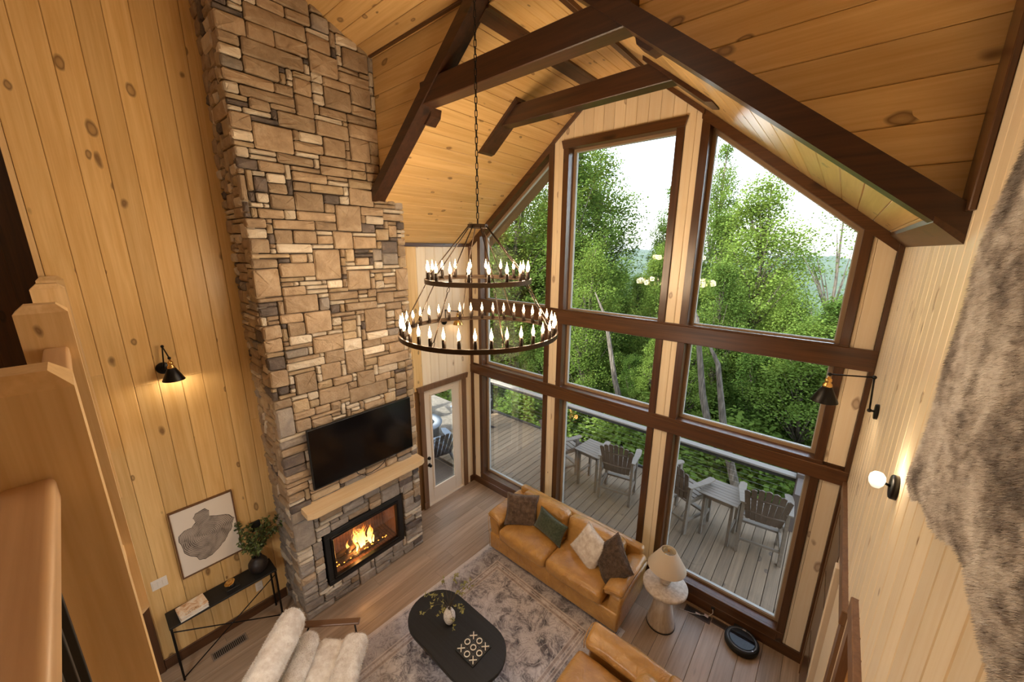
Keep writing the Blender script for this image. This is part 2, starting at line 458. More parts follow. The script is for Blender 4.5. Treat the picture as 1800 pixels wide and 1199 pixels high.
# ---- gable ceiling over the windows (boards along y)
cg = MB()
for (xa, za, xb, zb) in ((-.15, EZ-.12, XF, FLATZ), (XF, FLATZ, W-XF, FLATZ), (W-XF, FLATZ, W+.15, EZ-.12)):
    cg.prism([(xa, za+.025), (xb, zb+.025), (xb, zb+.25), (xa, za+.25)], 'y', GY+.1, .6)
cg = cg.build('ceiling_gable', GAP, kind='structure')
cg['kind'] = 'structure'
SLn = math.hypot(1, SL); slen = XF*SLn
def run(n_, O, bvec, nvec, tot, nb):
    w = tot/nb
    for i in range(nb):
        o = Vector(O)+Vector(bvec).normalized()*w*i
        plank(cg, PINE_C, o, (0, 1, 0), bvec, nvec, (GY, 0), (GY, 0), w)
run(0, (0, 0, EZ), (1, 0, SL), (SL, 0, -1), slen, 20)
run(0, (W, 0, EZ), (-1, 0, SL), (-SL, 0, -1), slen, 20)
run(0, (XF, 0, FLATZ), (1, 0, 0), (0, 0, -1), W-2*XF, 5)
# trim strips along the two bends, and the eaves
for (x, s) in ((XF, 1), (W-XF, -1)):
    MB().prism([(x-.075*s, FLATZ-.075*SL), (x-.06*s, FLATZ-.075*SL-.02), (x+.01*s, FLATZ-.02), (x+.05*s, FLATZ-.02), (x+.05*s, FLATZ), (x, FLATZ)], 'y', GY, -.02).build('trim_%d' % (3 if s > 0 else 4), DARK_Y, kind='structure')
MB().box(.001, .022, -1.6, -.02, 4.262, 4.315, .004).build('trim_5', DARK_Y, kind='structure')
MB().prism([(W-.10, EZ+.077), (W-.10, EZ+.052), (W-.001, EZ-.035), (W-.001, EZ)], 'y', -1.99, -.0).build('trim_6', DARK_Y, kind='structure')
MB().box(W-.022, W-.001, -2.04, GY-.001, 4.40, 6.2, .004).build('trim_7', DARK_Z, kind='structure')
MB().box(D+.002, W-.02, GY-.045, GY-.001, 6.155, 6.215, .004).build('trim_8', DARK_X, kind='structure')
# ---- roof and the rooms behind, closed off (unseen shell)
MB().box(-3.2, W+.3, BACKY-.15, BACKY, -.1, 7.8).build('wall_back', PINE_X, kind='structure')
w5 = MB().box(-3.35, -3.2, BACKY, -4.3, -.1, 7.8).box(-3.35, -.16, -4.475, -4.33, 0, 7.6)
w5.build('wall_kitchen', DARK_X, kind='structure')
hall = MB().box(-1.2, -1.12, BACKY, -4.475, 2.75, 7.2).build('wall_hall', DARK_Z, kind='structure')
for k in range(14):
    plank(hall, DARK, (-1.118, -4.48-.19*(k+1), 2.75), (0, 0, 1), (0, 1, 0), (1, 0, 0), (0, 4.3), (0, 4.3), .19)
lf = MB().box(-3.2, W, BACKY, -4.56, 2.46, 2.75).box(.0, W, -4.56, -4.493, 2.50, 2.76).build('floor_loft', PINE_X, kind='structure')
# ================================================================== chimney
ch = MB()
FY0, FY1, FZ0, FZ1 = -2.93, -1.88, .25, .985
ch.box(.0, D-.04, -3.185, FY0-.02, 0, 7).box(0, D-.04, FY1+.02, -1.615, 0, 7).box(0, D-.04, FY0-.02, FY1+.02, FZ1+.02, 7).box(0, D-.04, FY0-.02, FY1+.02, 0, FZ0-.02).box(0, .10, FY0-.02, FY1+.02, FZ0-.02, FZ1+.02)
CH = ch.build('chimney', MORTAR, label='tall rustic stone chimney breast rising from the floor to the ceiling', cat='chimney')
STONES = [(-2.77,4.6,0.25,0.19,'b'),(-2.4,4.42,0.29,0.25,'b'),(-2.68,3.92,0.3,0.33,'b'),(-3.2,3.79,0.18,0.27,'b'),(-2.36,3.77,0.3,0.26,'b'),(-2.83,3.36,0.24,0.27,'b'),(-2.2,3.24,0.3,0.33,'b'),(-2.48,2.79,0.24,0.37,'b'),(-2.23,4.69,0.29,0.17,'b'),(-1.77,3.74,0.19,0.27,'b'),(-2.23,4.22,0.26,0.15,'b'),(-2.45,4.25,0.21,0.15,'b'),(-2.84,4.26,0.21,0.13,'b'),(-3.01,4.26,0.15,0.14,'b'),(-2.98,3.96,0.29,0.14,'b'),(-3.01,3.59,0.32,0.19,'b'),(-3.23,3.2,0.19,0.21,'b'),(-2.78,3.13,0.3,0.22,'b'),(-3.23,2.86,0.18,0.22,'b'),(-3.02,2.72,0.25,0.28,'b'),(-2.32,2.62,0.21,0.24,'b'),(-2.73,2.8,0.22,0.24,'b'),(-2.77,2.5,0.29,0.3,'b'),(-2.44,2.39,0.46,0.37,'b'),(-2.06,2.78,0.4,0.26,'b'),(-3.21,4.39,0.18,0.1,'b'),(-3.01,4.4,0.37,0.08,'b'),(-2.77,4.51,0.36,0.08,'b'),(-3.13,4.49,0.25,0.08,'b'),(-2.54,3.65,0.3,0.15,'b'),(-2.42,3.53,0.42,0.16,'b'),(-3.02,4.19,0.32,0.07,'c'),(-2.58,3.8,0.19,0.13,'c'),(-2.84,3.86,0.24,0.08,'c'),(-2.57,3.27,0.22,0.19,'c'),(-3.01,3.27,0.26,0.15,'c'),(-2.61,3.05,0.32,0.18,'c'),(-3.05,2.94,0.4,0.22,'c'),(-2.21,2.99,0.25,0.14,'c'),(-2.08,2.71,0.28,0.16,'c'),(-2.04,3.78,0.13,0.09,'c'),(-2.1,4.48,0.24,0.09,'c'),(-2.36,4.03,0.13,0.05,'c'),(-2.78,3.76,0.22,0.07,'c'),(-2.61,4.39,0.16,0.03,'c'),(-2.17,3.17,0.27,0.15,'c'),(-1.93,4.0,0.26,0.05,'c'),(-3.23,3.52,0.07,0.08,'c'),(-3.22,3.58,0.19,0.13,'d'),(-3.22,3.05,0.17,0.15,'d'),(-3.25,4.5,0.11,0.06,'d'),(-2.57,3.56,0.12,0.11,'d'),(-3.15,2.77,0.1,0.12,'d'),(-3.23,2.71,0.15,0.13,'d'),(-3.04,5.1,0.3,0.23,'b'),(-2.92,4.98,0.38,0.1,'b'),(-2.44,5.13,0.2,0.17,'b'),(-2.19,5.14,0.25,0.21,'b'),(-2.4,5.59,0.26,0.16,'b'),(-2.48,5.47,0.32,0.11,'b'),(-2.13,5.69,0.2,0.14,'b'),(-3.12,5.47,0.42,0.13,'b'),(-3.07,5.68,0.31,0.11,'b'),(-3.04,5.81,0.49,0.12,'b'),(-3.0,6.08,0.47,0.12,'b'),(-2.77,5.94,0.24,0.12,'b'),(-2.98,5.94,0.2,0.15,'b'),(-2.7,6.21,0.23,0.08,'b'),(-3.21,5.95,0.2,0.13,'b'),(-2.82,5.33,0.3,0.12,'b'),(-2.69,5.46,0.2,0.15,'b'),(-2.19,6.0,0.27,0.15,'b'),(-2.24,5.86,0.32,0.1,'b'),(-3.26,4.63,0.12,0.24,'b'),(-2.81,4.87,0.35,0.1,'b'),(-2.52,4.96,0.35,0.1,'b'),(-2.99,4.59,0.2,0.12,'b'),(-2.52,5.74,0.1,0.11,'c'),(-3.22,5.78,0.15,0.06,'c'),(-3.23,5.12,0.18,0.1,'c'),(-3.13,5.34,0.23,0.05,'c'),(-3.12,5.0,0.2,0.04,'c'),(-3.12,6.1,0.12,0.06,'c'),(-3.13,4.64,0.11,0.08,'c'),(-2.73,5.1,0.24,0.04,'c'),(-2.45,4.88,0.22,0.04,'c'),(-2.87,4.48,0.07,0.11,'c'),(-2.75,5.68,0.08,0.05,'c'),(-2.69,5.24,0.23,0.08,'c'),(-3.22,4.9,0.17,0.08,'d'),(-3.12,4.72,0.14,0.12,'d'),(-3.23,5.41,0.2,0.05,'d'),(-2.51,4.69,0.19,0.09,'d'),(-2.85,4.72,0.06,0.12,'d'),(-3.23,2.32,0.2,0.36,'g'),(-3.01,2.73,0.24,0.3,'g'),(-3.22,2.87,0.17,0.19,'g'),(-2.77,2.5,0.3,0.29,'g'),(-2.45,2.39,0.46,0.36,'g'),(-2.55,0.79,0.34,0.59,'g'),(-2.19,0.88,0.26,0.39,'g'),(-2.83,0.85,0.23,0.4,'g'),(-2.55,-0.17,0.23,0.56,'g'),(-3.2,0.88,0.18,0.48,'g'),(-2.87,-0.24,0.28,0.43,'g'),(-2.57,-0.16,0.25,0.41,'g'),(-2.83,0.85,0.24,0.41,'g'),(-2.2,0.87,0.27,0.35,'g'),(-3.23,1.46,0.17,0.15,'c'),(-3.08,0.18,0.21,0.09,'c'),(-3.21,0.74,0.15,0.22,'c'),(-2.97,1.02,0.29,0.22,'c'),(-1.86,0.11,0.27,0.1,'c')]
def pack(Wd, Hh, uy, uz, presets, hole, rnd, big):
    nx, nz = int(round(Wd/uy)), int(round(Hh/uz)); g = [[0]*nx for _ in range(nz)]; out = []
    for (a, b, c, d) in hole:
        for j in range(nz):
            for i in range(nx):
                cy, cz = (i+.5)*uy, (j+.5)*uz
                if a < cy < b and c < cz < d: g[j][i] = 1
    for (y0, z0, w, h, k) in presets:
        zc = z0+h/2; h2 = max(.04, h-w*max(0, min(.8, (4.2-zc)*.25)))
        i0 = max(0, int(round(y0/uy))); i1 = min(nx, max(i0+1, int(round((y0+w)/uy))))
        j0 = max(0, int(round((zc-h2/2)/uz))); j1 = max(j0+1, int(round((zc+h2/2)/uz)))
        if j1 > nz or i0 >= nx: continue
        while i1 > i0 and any(g[j][i1-1] for j in range(j0, j1)): i1 -= 1
        if i1 <= i0 or any(g[j][i] for j in range(j0, j1) for i in range(i0, i1)): continue
        for j in range(j0, j1):
            for i in range(i0, i1): g[j][i] = 1
        out.append((i0, j0, i1-i0, j1-j0, k))
    for j in range(nz):
        for i in range(nx):
            if g[j][i]: continue
            zz = j*uz
            if zz > 4.7: cat = [(6, 3), (7, 3), (4, 3), (8, 2), (5, 4), (3, 3), (4, 2), (2, 2), (3, 2)]
            else: cat = [(6, 1), (4, 2), (5, 2), (3, 3), (5, 2), (7, 1), (4, 3), (3, 2), (2, 1), (6, 2), (4, 3), (4, 2)]
            c = rnd.choice(cat); mw = 0
            while i+mw < nx and mw < c[0] and not g[j][i+mw]: mw += 1
            mh = 1
            while mh < c[1] and j+mh < nz and all(not g[j+mh][i+q] for q in range(mw)): mh += 1
            # avoid leaving slivers
            if mw > 1 and i+mw == nx-1 and not g[j][nx-1]: mw -= 1
            for q in range(mw):
                for p in range(mh): g[j+p][i+q] = 1
            ar = mw*mh; t = rnd.random()
            if ar <= 4: k = 'c' if t < .36 else 'd' if t < .48 else 'b' if t < .78 else 'o'
            elif mh == 1: k = 'c' if t < .38 else 'b' if t < .8 else 'o'
            else: k = 'b' if t < .62 else 'o' if t < .80 else 'd' if t < .87 else 'c' if t < .93 else 'g'
            if zz < 1.45 and k in 'bo': k = 'g' if rnd.random() < .7 else 'b'  # low tan stones mostly turned grey: cool daylight put into the colour
            out.append((i, j, mw, mh, k))
    return out
def stone_mesh(rnd, w, h, dep, jit=.006):
    """irregular chamfered block: local x width, y height, z outwards"""
    g = .0045; c = min(.012, w*.16, h*.16)
    b = [(g, g), (w-g, g), (w-g, h-g), (g, h-g)]
    j = lambda s=jit: rnd.uniform(-s, s)
    jw = min(jit, w*.06, h*.06)
    b = [(p[0]+rnd.uniform(-jw*.3, jw), p[1]+rnd.uniform(-jw, jw)) for p in b]
    vs = [(p[0], p[1], -.05) for p in b]
    q = []
    for i, p in enumerate(b):
        a, d = b[i-1], b[(i+1) % 4]
        for o2 in (a, d):
            L = math.hypot(o2[0]-p[0], o2[1]-p[1]); t = c*.9/max(L, 1e-3)
            q.append((p[0]+(o2[0]-p[0])*t, p[1]+(o2[1]-p[1])*t))
    vs = [(x, y, -.05) for x, y in q]+[(x, y, dep-.012) for x, y in q]
    cx, cy = w/2, h/2
    sxx = max(.5, (w-2*c)/w); syy = max(.5, (h-2*c)/h)
    tz = [dep+j(.008) for _ in range(8)]
    vs += [(cx+(x-cx)*sxx, cy+(y-cy)*syy, tz[i]) for i, (x, y) in enumerate(q)]
    vs.append((cx+j(w*.2), cy+j(h*.2), dep+rnd.uniform(.0, .012)))
    fs = []
    for i in range(8):
        k = (i+1) % 8
        fs += [(i, k, 8+k, 8+i), (8+i, 8+k, 16+k, 16+i), (16+i, 16+k, 24)]
    return vs, fs
rnd = random.Random(5)
UY, UZ = 1.64/30, .045
pres = [(a+3.221, b, c, d, k) for (a, b, c, d, k) in STONES]
hole = [(FY0+3.221, FY1+3.221, FZ0, FZ1)]
allst = []
for (i, j, w, h, k) in pack(1.64, 6.57, UY, UZ, pres, hole, rnd, True):
    M = Matrix(((0, 0, 1, D-.028), (1, 0, 0, -3.221+i*UY), (0, 1, 0, j*UZ), (0, 0, 0, 1)))
    allst.append((w*h*UY*UZ*(1.0 if j*UZ < 6.3 else .01), M, w*UY, h*UZ, k))
for (i, j, w, h, k) in pack(.56, 6.57, .056, .045, [], [], rnd, True):   # left flank, faces -y
    M = Matrix(((-1, 0, 0, D-.028-i*.056), (0, 0, -1, -3.221+.028), (0, 1, 0, j*.045), (0, 0, 0, 1)))
    allst.append((w*h*.056*.045*.35*(1.0 if j*.045 < 6.4 else .01), M, w*.056, h*.045, k))
for (i, j, w, h, k) in pack(.56, 4.3, .056, .045, [], [], rnd, True):    # right flank, faces +y
    M = Matrix(((1, 0, 0, .0+i*.056), (0, 0, 1, -1.581-.028), (0, 1, 0, j*.045), (0, 0, 0, 1)))
    allst.append((w*h*.056*.045*.1, M, w*.056, h*.045, k))
allst.sort(key=lambda s: -s[0])
rest = {}
for n_, (ar, M, w, h, k) in enumerate(allst):
    dep = rnd.uniform(.018, .040)
    vs, fs = stone_mesh(rnd, w, h, dep)
    if n_ < 300:
        MB().add(vs, fs).build('stone', ST[k], CH, mw=M)
    else:
        rest.setdefault(k, MB()).add(vs, fs, False, M)
# the small stones past the three hundredth: one part with the five stone colours
me = bpy.data.meshes.new('small_stones'); V = []; Fc = []; MI = []
for mi, (k, mb) in enumerate(rest.items()):
    me.materials.append(ST[k]); n0 = len(V); V += mb.v; Fc += [[q+n0 for q in f] for f in mb.f]; MI += [mi]*len(mb.f)
me.from_pydata(V, [], Fc); me.polygons.foreach_set('material_index', MI); me.update()
tag(link('small_stones', me, None, CH), kind='stuff')
# corner slabs right of the rake beam are part of the same packing
# ================================================================== window wall
COLS = [(.266, 1.547), (1.846, 3.128), (3.448, 4.722)]
ww = MB()
TH = .14
# posts (dark jamb cores), full height up to the gable
def corepost(x0, x1): ww.prism([(x0, 0), (x1, 0), (x1, gz(x1)), (x0, gz(x0))], 'y', .012, TH+.03)
corepost(-.02, .266); corepost(1.547, 1.846); corepost(3.128, 3.448); corepost(4.722, W+.02)
for (a, b) in COLS:
    ww.box(a, b, .012, TH+.03, -.1, .255)
    ww.box(a, b, .0, TH+.03, 2.14, 2.325); ww.box(a, b, .0, TH+.03, 3.245, 3.415)
ww.prism([(1.846, 5.455), (3.128, 5.455), (3.128, gz(3.128)), (W-XF, FLATZ), (XF, FLATZ), (1.846, gz(1.846))], 'y', .012, TH+.03)
RO = .10
for (a, b) in (COLS[0], COLS[2]):
    ww.prism([(a, gz(a)-RO), (b, gz(b)-RO), (b, gz(b)+.02), (a, gz(a)+.02)], 'y', .004, TH+.03)
wwin = ww.build('wall_window', DARK_Z, kind='structure')
# pine boards on the posts
def board_v(x0, x1, z0a, z1a, z1b=None, mat=None):
    plank(wwin, mat or PINE_PALE_LIT, (x0, 0, 0), (0, 0, 1), (1, 0, 0), (0, -1, 0), (z0a, z1a), (z0a, z1a if z1b is None else z1b), x1-x0, .012)
Z3 = [(.13, 2.14), (2.32, 3.245), (3.43, None)]
for (x0, x1, sp) in ((.046, .200, None), (1.62, 1.766, .5), (3.206, 3.370, .62), (4.790, 4.948, .18)):
    cuts = [x0, x1] if sp is None else [x0, x0+(x1-x0)*sp, x1]
    for (a, b) in zip(cuts[:-1], cuts[1:]):
        for (z0, z1) in Z3:
            board_v(a, b, z0, gz(a)-.02 if z1 is None else z1, gz(b)-.02 if z1 is None else z1)
x = 1.766
while x < 3.206-.01:                                     # boards above the middle window
    x1 = min(x+.1309, 3.206); 
    board_v(x, x1, 5.535, gz(x), gz(x1)); x = x1
# casings
cs = MB()
def cas(x0, x1, z0, z1): cs.box(x0, x1, -.020, .014, z0, z1, .004)
for (z0, z1) in ((.13, 2.145), (2.3, 3.25), (3.4, None)):
    for (a, b) in ((.199, .266), (1.547, 1.62), (1.766, 1.846), (3.128, 3.206), (3.37, 3.448), (4.722, 4.790)):
        t = z1
        if z1 is None:
            t = 5.46 if a in (1.766, 3.128) else gz(min(a, b, key=lambda q: gz(q)))-.03
        cas(a, b, z0, t)
cs.build('trim_9', DARK_Z, kind='structure')
MB().box(0.0, .046, -.03, .01, .1, 4.28, .004).build('trim_10', DARK_Z, kind='structure')
MB().box(4.948, W, -.034, .01, .1, 4.30, .004).build('trim_11', DARK_Z, kind='structure')
MB().prism([(1.768, 5.45), (3.208, 5.45), (3.235, 5.545), (1.742, 5.545)], 'y', -.030, .012).build('trim_12', DARK_X, kind='structure')
# rake casings under the gable ceiling
for i, (xa, xb) in enumerate(((0, 1.62), (W-1.62, W))):
    MB().prism([(xa, gz(xa)-RO), (xb, gz(xb)-RO), (xb, gz(xb)-.003), (xa, gz(xa)-.003)], 'y', -.022, .012).build('trim_%d' % (13+i), DARK_X, kind='structure')
for i, (xa, xb) in enumerate(((1.60, XF), (W-XF, W-1.60))):
    MB().prism([(xa, gz(xa)-.055), (xb, gz(xb)-.055), (xb, gz(xb)-.003), (xa, gz(xa)-.003)], 'y', -.03, .008).build('trim_%d' % (15+i), DARK_X, kind='structure')
# beams across the windows, sills
BEAM_T = MB().box(.0, W-.002, -.042, .0, 2.145, 2.292, .006).build('window_beam', DARK_X, label='lower dark stained beam crossing all three windows, just above the deck doors height', cat='beam', group='beams across the window wall')
BEAM_T['label'] = 'lower dark stained beam crossing the window wall above the deck view'
MB().box(.0, W-.002, -.042, .0, 3.245, 3.432, .006).build('window_beam', DARK_X, label='upper dark stained beam crossing the window wall under the tall panes', cat='beam', group='beams across the window wall')
for i, (z0, z1) in enumerate(((2.29, 2.327), (3.43, 3.447), (.215, .257))):
    MB().box(.20, 4.79, -.026, .012, z0, z1, .004).build('trim_%d' % (17+i), DARK_X, kind='structure')
MB().box(.20, 4.788, -.017, .012, .127, .217, .003).build('trim_20', DARK_X, kind='structure')
MB().box(0, W, -.018, .012, 0, .128, .004).build('baseboard_window', DARK_X, kind='structure')
# windows: frame, pane
FRM = plain('window_frame', (.33, .22, .13), .45)
FRMG = plain('window_gasket', (.45, .45, .42), .5)
def window(n, poly):
    # poly: list of (x, z), inside line of the opening; frame band .03 wide
    cx = sum(p[0] for p in poly)/len(poly); cz = sum(p[1] for p in poly)/len(poly)
    def inset(d):
        out = []; m_ = len(poly)
        for i in range(m_):
            p0, p1, p2 = Vector(poly[i-1]), Vector(poly[i]), Vector(poly[(i+1) % m_])
            e1 = (p1-p0).normalized(); e2 = (p2-p1).normalized()
            n1 = Vector((-e1.y, e1.x)); n2 = Vector((-e2.y, e2.x))
            bi = (n1+n2).normalized(); out.append(p1+bi*d/max(.3, bi.dot(n1)))
        return out
    fr = MB(); A = inset(0); B_ = inset(.030); m_ = len(poly)
    for i in range(m_):
        j = (i+1) % m_
        q = [A[i], A[j], B_[j], B_[i]]
        fr.prism([(v[0], v[1]) for v in q], 'y', TH-.035, TH+.02)
    o = fr.build('window_%d' % n, FRM, kind='structure')
    gk = MB(); C_ = inset(.030); E_ = inset(.038)
    for i in range(m_):
        j = (i+1) % m_
        gk.prism([(v[0], v[1]) for v in (C_[i], C_[j], E_[j], E_[i])], 'y', TH-.022, TH+.015)
    gk.build('gasket', FRMG, o)
    MB().prism([(v[0], v[1]) for v in C_], 'y', TH-.010, TH-.006).build('pane', GLASS, o)
n = 1
for ci, (a, b) in enumerate(COLS):
    window(n, [(a, .255), (b, .255), (b, 2.14), (a, 2.14)]); n += 1
    window(n, [(a, 2.325), (b, 2.325), (b, 3.245), (a, 3.245)]); n += 1
    if ci == 1: window(n, [(a, 3.415), (b, 3.415), (b, 5.455), (a, 5.455)])
    else: window(n, [(a, 3.415), (b, 3.415), (b, gz(b)-RO), (a, gz(a)-RO)])
    n += 1
# ---- baseboards
MB().box(0, .018, -4.385, -3.24, 0, .125, .004).build('baseboard_left', DARK_Y, kind='structure')
MB().box(0, .018, -.10, -.02, 0, .125, .004).build('baseboard_corner', DARK_Y, kind='structure')
# ================================================================== rake and tie beams
def beam(mb, label, mat, name='ceiling_beam'):
    return mb.build(name, mat, label=label, cat='beam', group='dark ceiling beams')
for s, lab in ((0, 'dark sloping rake beam from the stone chimney up to the ridge'), (1, 'dark sloping rake beam descending to the right wall with the fur hide')):
    fx = (lambda x: x) if s == 0 else (lambda x: W-x)
    mb = MB()
    x0 = .30 if s == 0 else 0.0
    if s == 0: x0 = D+.004
    o0, o1 = .110, -.022
    poly = [(fx(x0), EZ+SL*x0+o1), (fx(XC), EZ+SL*XC+o1), (fx(XC), EZ+SL*XC+o0), (fx(x0), EZ+SL*x0+o0)]
    poly = [(p[0], min(p[1], 99)) for p in poly]
    mb.prism(poly, 'y', -1.985, GY+.025)
    beam(mb, lab, BEAMC)
beam(MB().box(1.50, W-1.50, -1.97, -1.83, 5.50, 5.685, .006), 'nearer dark horizontal tie beam joined to both sloping rake beams', BEAMC)
beam(MB().box(1.40, W-1.42, -.98, -.84, 5.53, 5.70, .006), 'farther dark horizontal tie beam between short boards on the gable ceiling', BEAMC)
for s, lab in ((0, 'short dark bearing board on the left gable slope'), (1, 'short dark bearing board on the right gable slope')):
    fx = (lambda x: x) if s == 0 else (lambda x: W-x)
    mb = MB(); xa, xb = 1.27, 1.83
    mb.prism([(fx(xa), EZ+SL*xa-.002), (fx(xb), EZ+SL*xb-.002), (fx(xb), EZ+SL*xb-.035), (fx(xa+.05), EZ+SL*(xa+.05)-.04), (fx(xa), EZ+SL*xa-.012)], 'y', -1.02, -.80)
    mb.build('bearing_board', BEAMC, label=lab, cat='board')
# small blocks under the first tie beam ends
for s, lab in ((0, 'small dark corbel under the left end of the nearer tie beam'), (1, 'small dark corbel under the right end of the nearer tie beam')):
    fx = (lambda x: x) if s == 0 else (lambda x: W-x)
    MB().prism([(fx(1.36), 5.395), (fx(1.52), 5.51), (fx(1.50), 5.44), (fx(1.42), 5.38)], 'y', -1.86, -1.74).build('beam_corbel', BEAMC, label=lab, cat='corbel')
# ================================================================== fireplace, TV, mantel
BRICKB = NT('firebrick'); _v = coords(BRICKB, 'x', 1, 1, False)
_br = BRICKB.n('ShaderNodeTexBrick', Scale=6.0); BRICKB.l(_v, _br.inputs['Vector'])
_br.inputs['Color1'].default_value = (.20, .09, .04, 1); _br.inputs['Color2'].default_value = (.14, .06, .03, 1); _br.inputs['Mortar'].default_value = (.05, .025, .015, 1)
BRICKB = BRICKB.fin(_br.outputs[0], .9)
fp = empty('fireplace', (D, (FY0+FY1)/2, FZ0), label='black framed glass fireplace insert with a burning log fire', cat='fireplace')
def ch_(mb, name, mat, **k):    # child of the fireplace built in world coordinates
    o = mb.build(name, mat, fp, **k); o.location = (-D, -(FY0+FY1)/2, -FZ0); return o
fo = MB()
y0, y1, z0, z1 = FY0+.005, FY1-.005, FZ0+.01, FZ1-.005
b_ = .062
for (a, b, c, d) in ((y0, y1, z0, z0+b_), (y0, y1, z1-b_, z1), (y0, y0+b_, z0+b_, z1-b_), (y1-b_, y1, z0+b_, z1-b_)):
    fo.box(D-.06, D-.002, a, b, c, d, .004)
ch_(fo, 'outer_frame', BLACKM)
fi = MB(); c_ = .035
iy0, iy1, iz0, iz1 = y0+b_, y1-b_, z0+b_, z1-b_
for (a, b, c, d) in ((iy0, iy1, iz0, iz0+c_), (iy0, iy1, iz1-c_, iz1), (iy0, iy0+c_, iz0+c_, iz1-c_), (iy1-c_, iy1, iz0+c_, iz1-c_)):
    fi.box(D-.05, D+.010, a, b, c, d, .005)
ch_(fi, 'door_frame', BLACK)
bx = MB().box(.12, .13, iy0, iy1, iz0, iz1).box(.12, D-.05, iy0-.02, iy0, iz0, iz1).box(.12, D-.05, iy1, iy1+.02, iz0, iz1).box(.12, D-.05, iy0, iy1, iz0-.02, iz0).box(.12, D-.05, iy0, iy1, iz1, iz1+.02)
ch_(bx, 'firebox', BRICKB)
ch_(MB().box(D-.03, D-.026, iy0+.02, iy1-.02, iz0+.02, iz1-.02), 'glass', GLASS)
LOGM = NT('charred_log'); _v = coords(LOGM, 'y', 3, 14, False); _n = LOGM.n('ShaderNodeTexNoise', Scale=2.0, Detail=5.0); LOGM.l(_v, _n.inputs['Vector'])
LOGM = LOGM.fin(LOGM.ramp(_n.outputs['Fac'], [(.35, (.02, .012, .008)), (.65, (.16, .085, .04))]), .9, _n.outputs['Fac'], .8, .02)
fyc = (FY0+FY1)/2-.03
for (xa, ya, za, xb, yb, zb, r) in ((.30, -.30, .03, .33, .30, .05, .035), (.42, -.26, .03, .40, .24, .04, .032), (.36, -.16, .09, .40, .22, .10, .030), (.28, .02, .10, .44, -.20, .12, .026)):
    pts = [(xa+(xb-xa)*t, fyc+ya+(yb-ya)*t+0, iz0+.03+za+(zb-za)*t+.006*sin(t*9)) for t in [i/8 for i in range(9)]]
    ch_(MB().tube(pts, [r*(1+.12*sin(i*2.1)) for i in range(9)], 10), 'log', LOGM)
gr = MB()
for i in range(9): gr.tube([(.24, fyc-.28+i*.07, iz0+.035), (.47, fyc-.28+i*.07, iz0+.035), (.49, fyc-.28+i*.07, iz0+.09)], .006, 6)
gr.tube([(.27, fyc-.30, iz0+.03), (.27, fyc+.30, iz0+.03)], .007, 6).tube([(.45, fyc-.30, iz0+.03), (.45, fyc+.30, iz0+.03)], .007, 6)
ch_(gr, 'grate', BLACK)
FL = NT('flame'); _tc = FL.n('ShaderNodeTexCoord'); _s = FL.n('ShaderNodeSeparateXYZ'); FL.l(_tc.outputs['Generated'], _s.inputs[0])
_lw = FL.n('ShaderNodeLayerWeight', Blend=.35)
_c = FL.ramp(_s.outputs[2], [(0, (1, .62, .16)), (.45, (1, .50, .10)), (.8, (1, .25, .02)), (1, (.8, .12, .01))])
_e = FL.n('ShaderNodeEmission'); FL.l(_c, _e.inputs[0]); FL.l(FL.math('MULTIPLY', FL.math('SUBTRACT', 1.15, _s.outputs[2]), 7.0), _e.inputs[1])
_t = FL.n('ShaderNodeBsdfTransparent'); _m = FL.n('ShaderNodeMixShader')
_a = FL.math('MULTIPLY', FL.math('SUBTRACT', 1.0, _lw.outputs['Facing'], clamp=True), FL.math('SUBTRACT', 1.25, _s.outputs[2], clamp=True), clamp=True)
FL.l(_a, _m.inputs[0]); FL.l(_t.outputs[0], _m.inputs[1]); FL.l(_e.outputs[0], _m.inputs[2]); FL.l(_m.outputs[0], FL.out.inputs[0])
FL.m.cycles.emission_sampling = 'NONE'; FLAME = FL.m
rr = random.Random(4)
def tongue(x, y, z, h, w, ph):
    pr = []
    mb = MB(); n = 10; k = 12; vs = []; fs = []
    for i in range(n+1):
        t = i/n; r = w*(sin(pi*min(1, t*.9+.12))**1.0)*(1-t*.55)*(1-t)**.35
        cx = x+.018*sin(ph+t*5.0)*t*1.5; cy = y+.045*h/.25*sin(ph*1.7+t*6.5)*t
        for j in range(k):
            th = 2*pi*j/k; vs.append((cx+r*.6*cos(th), cy+r*sin(th), z+h*t))
    for i in range(n):
        for j in range(k): fs.append([i*k+j, i*k+(j+1) % k, (i+1)*k+(j+1) % k, (i+1)*k+j])
    return mb.add(vs, fs, True)
for i in range(26):
    off = rr.gauss(0, .14) if i > 9 else rr.gauss(.02, .05)
    off = max(-.36, min(.40, off))
    h = (.34-.5*abs(off))*rr.uniform(.55, 1.05)
    ch_(tongue(rr.uniform(.30, .44), fyc+off, iz0+.08, max(.05, h), rr.uniform(.016, .036), rr.uniform(0, 6)), 'flame', FLAME)
EMB = emis('ember', (1, .32, .04), 5.0)
em = MB()
for i in range(60):
    a, b = rr.uniform(.28, .46), rr.gauss(0, .16)
    em.lathe([(0, -.008), (.010, 0), (0, .008)], 5, (a, fyc+max(-.34, min(.34, b)), iz0+.045+rr.uniform(0, .02)))
ch_(em, 'embers', EMB, kind='stuff')
o = point_light('fire_light', (.36, fyc, iz0+.22), 9, (1, .42, .12), .09)
o = point_light('fire_light', (.50, fyc-.1, iz0+.12), 4, (1, .40, .10), .05)
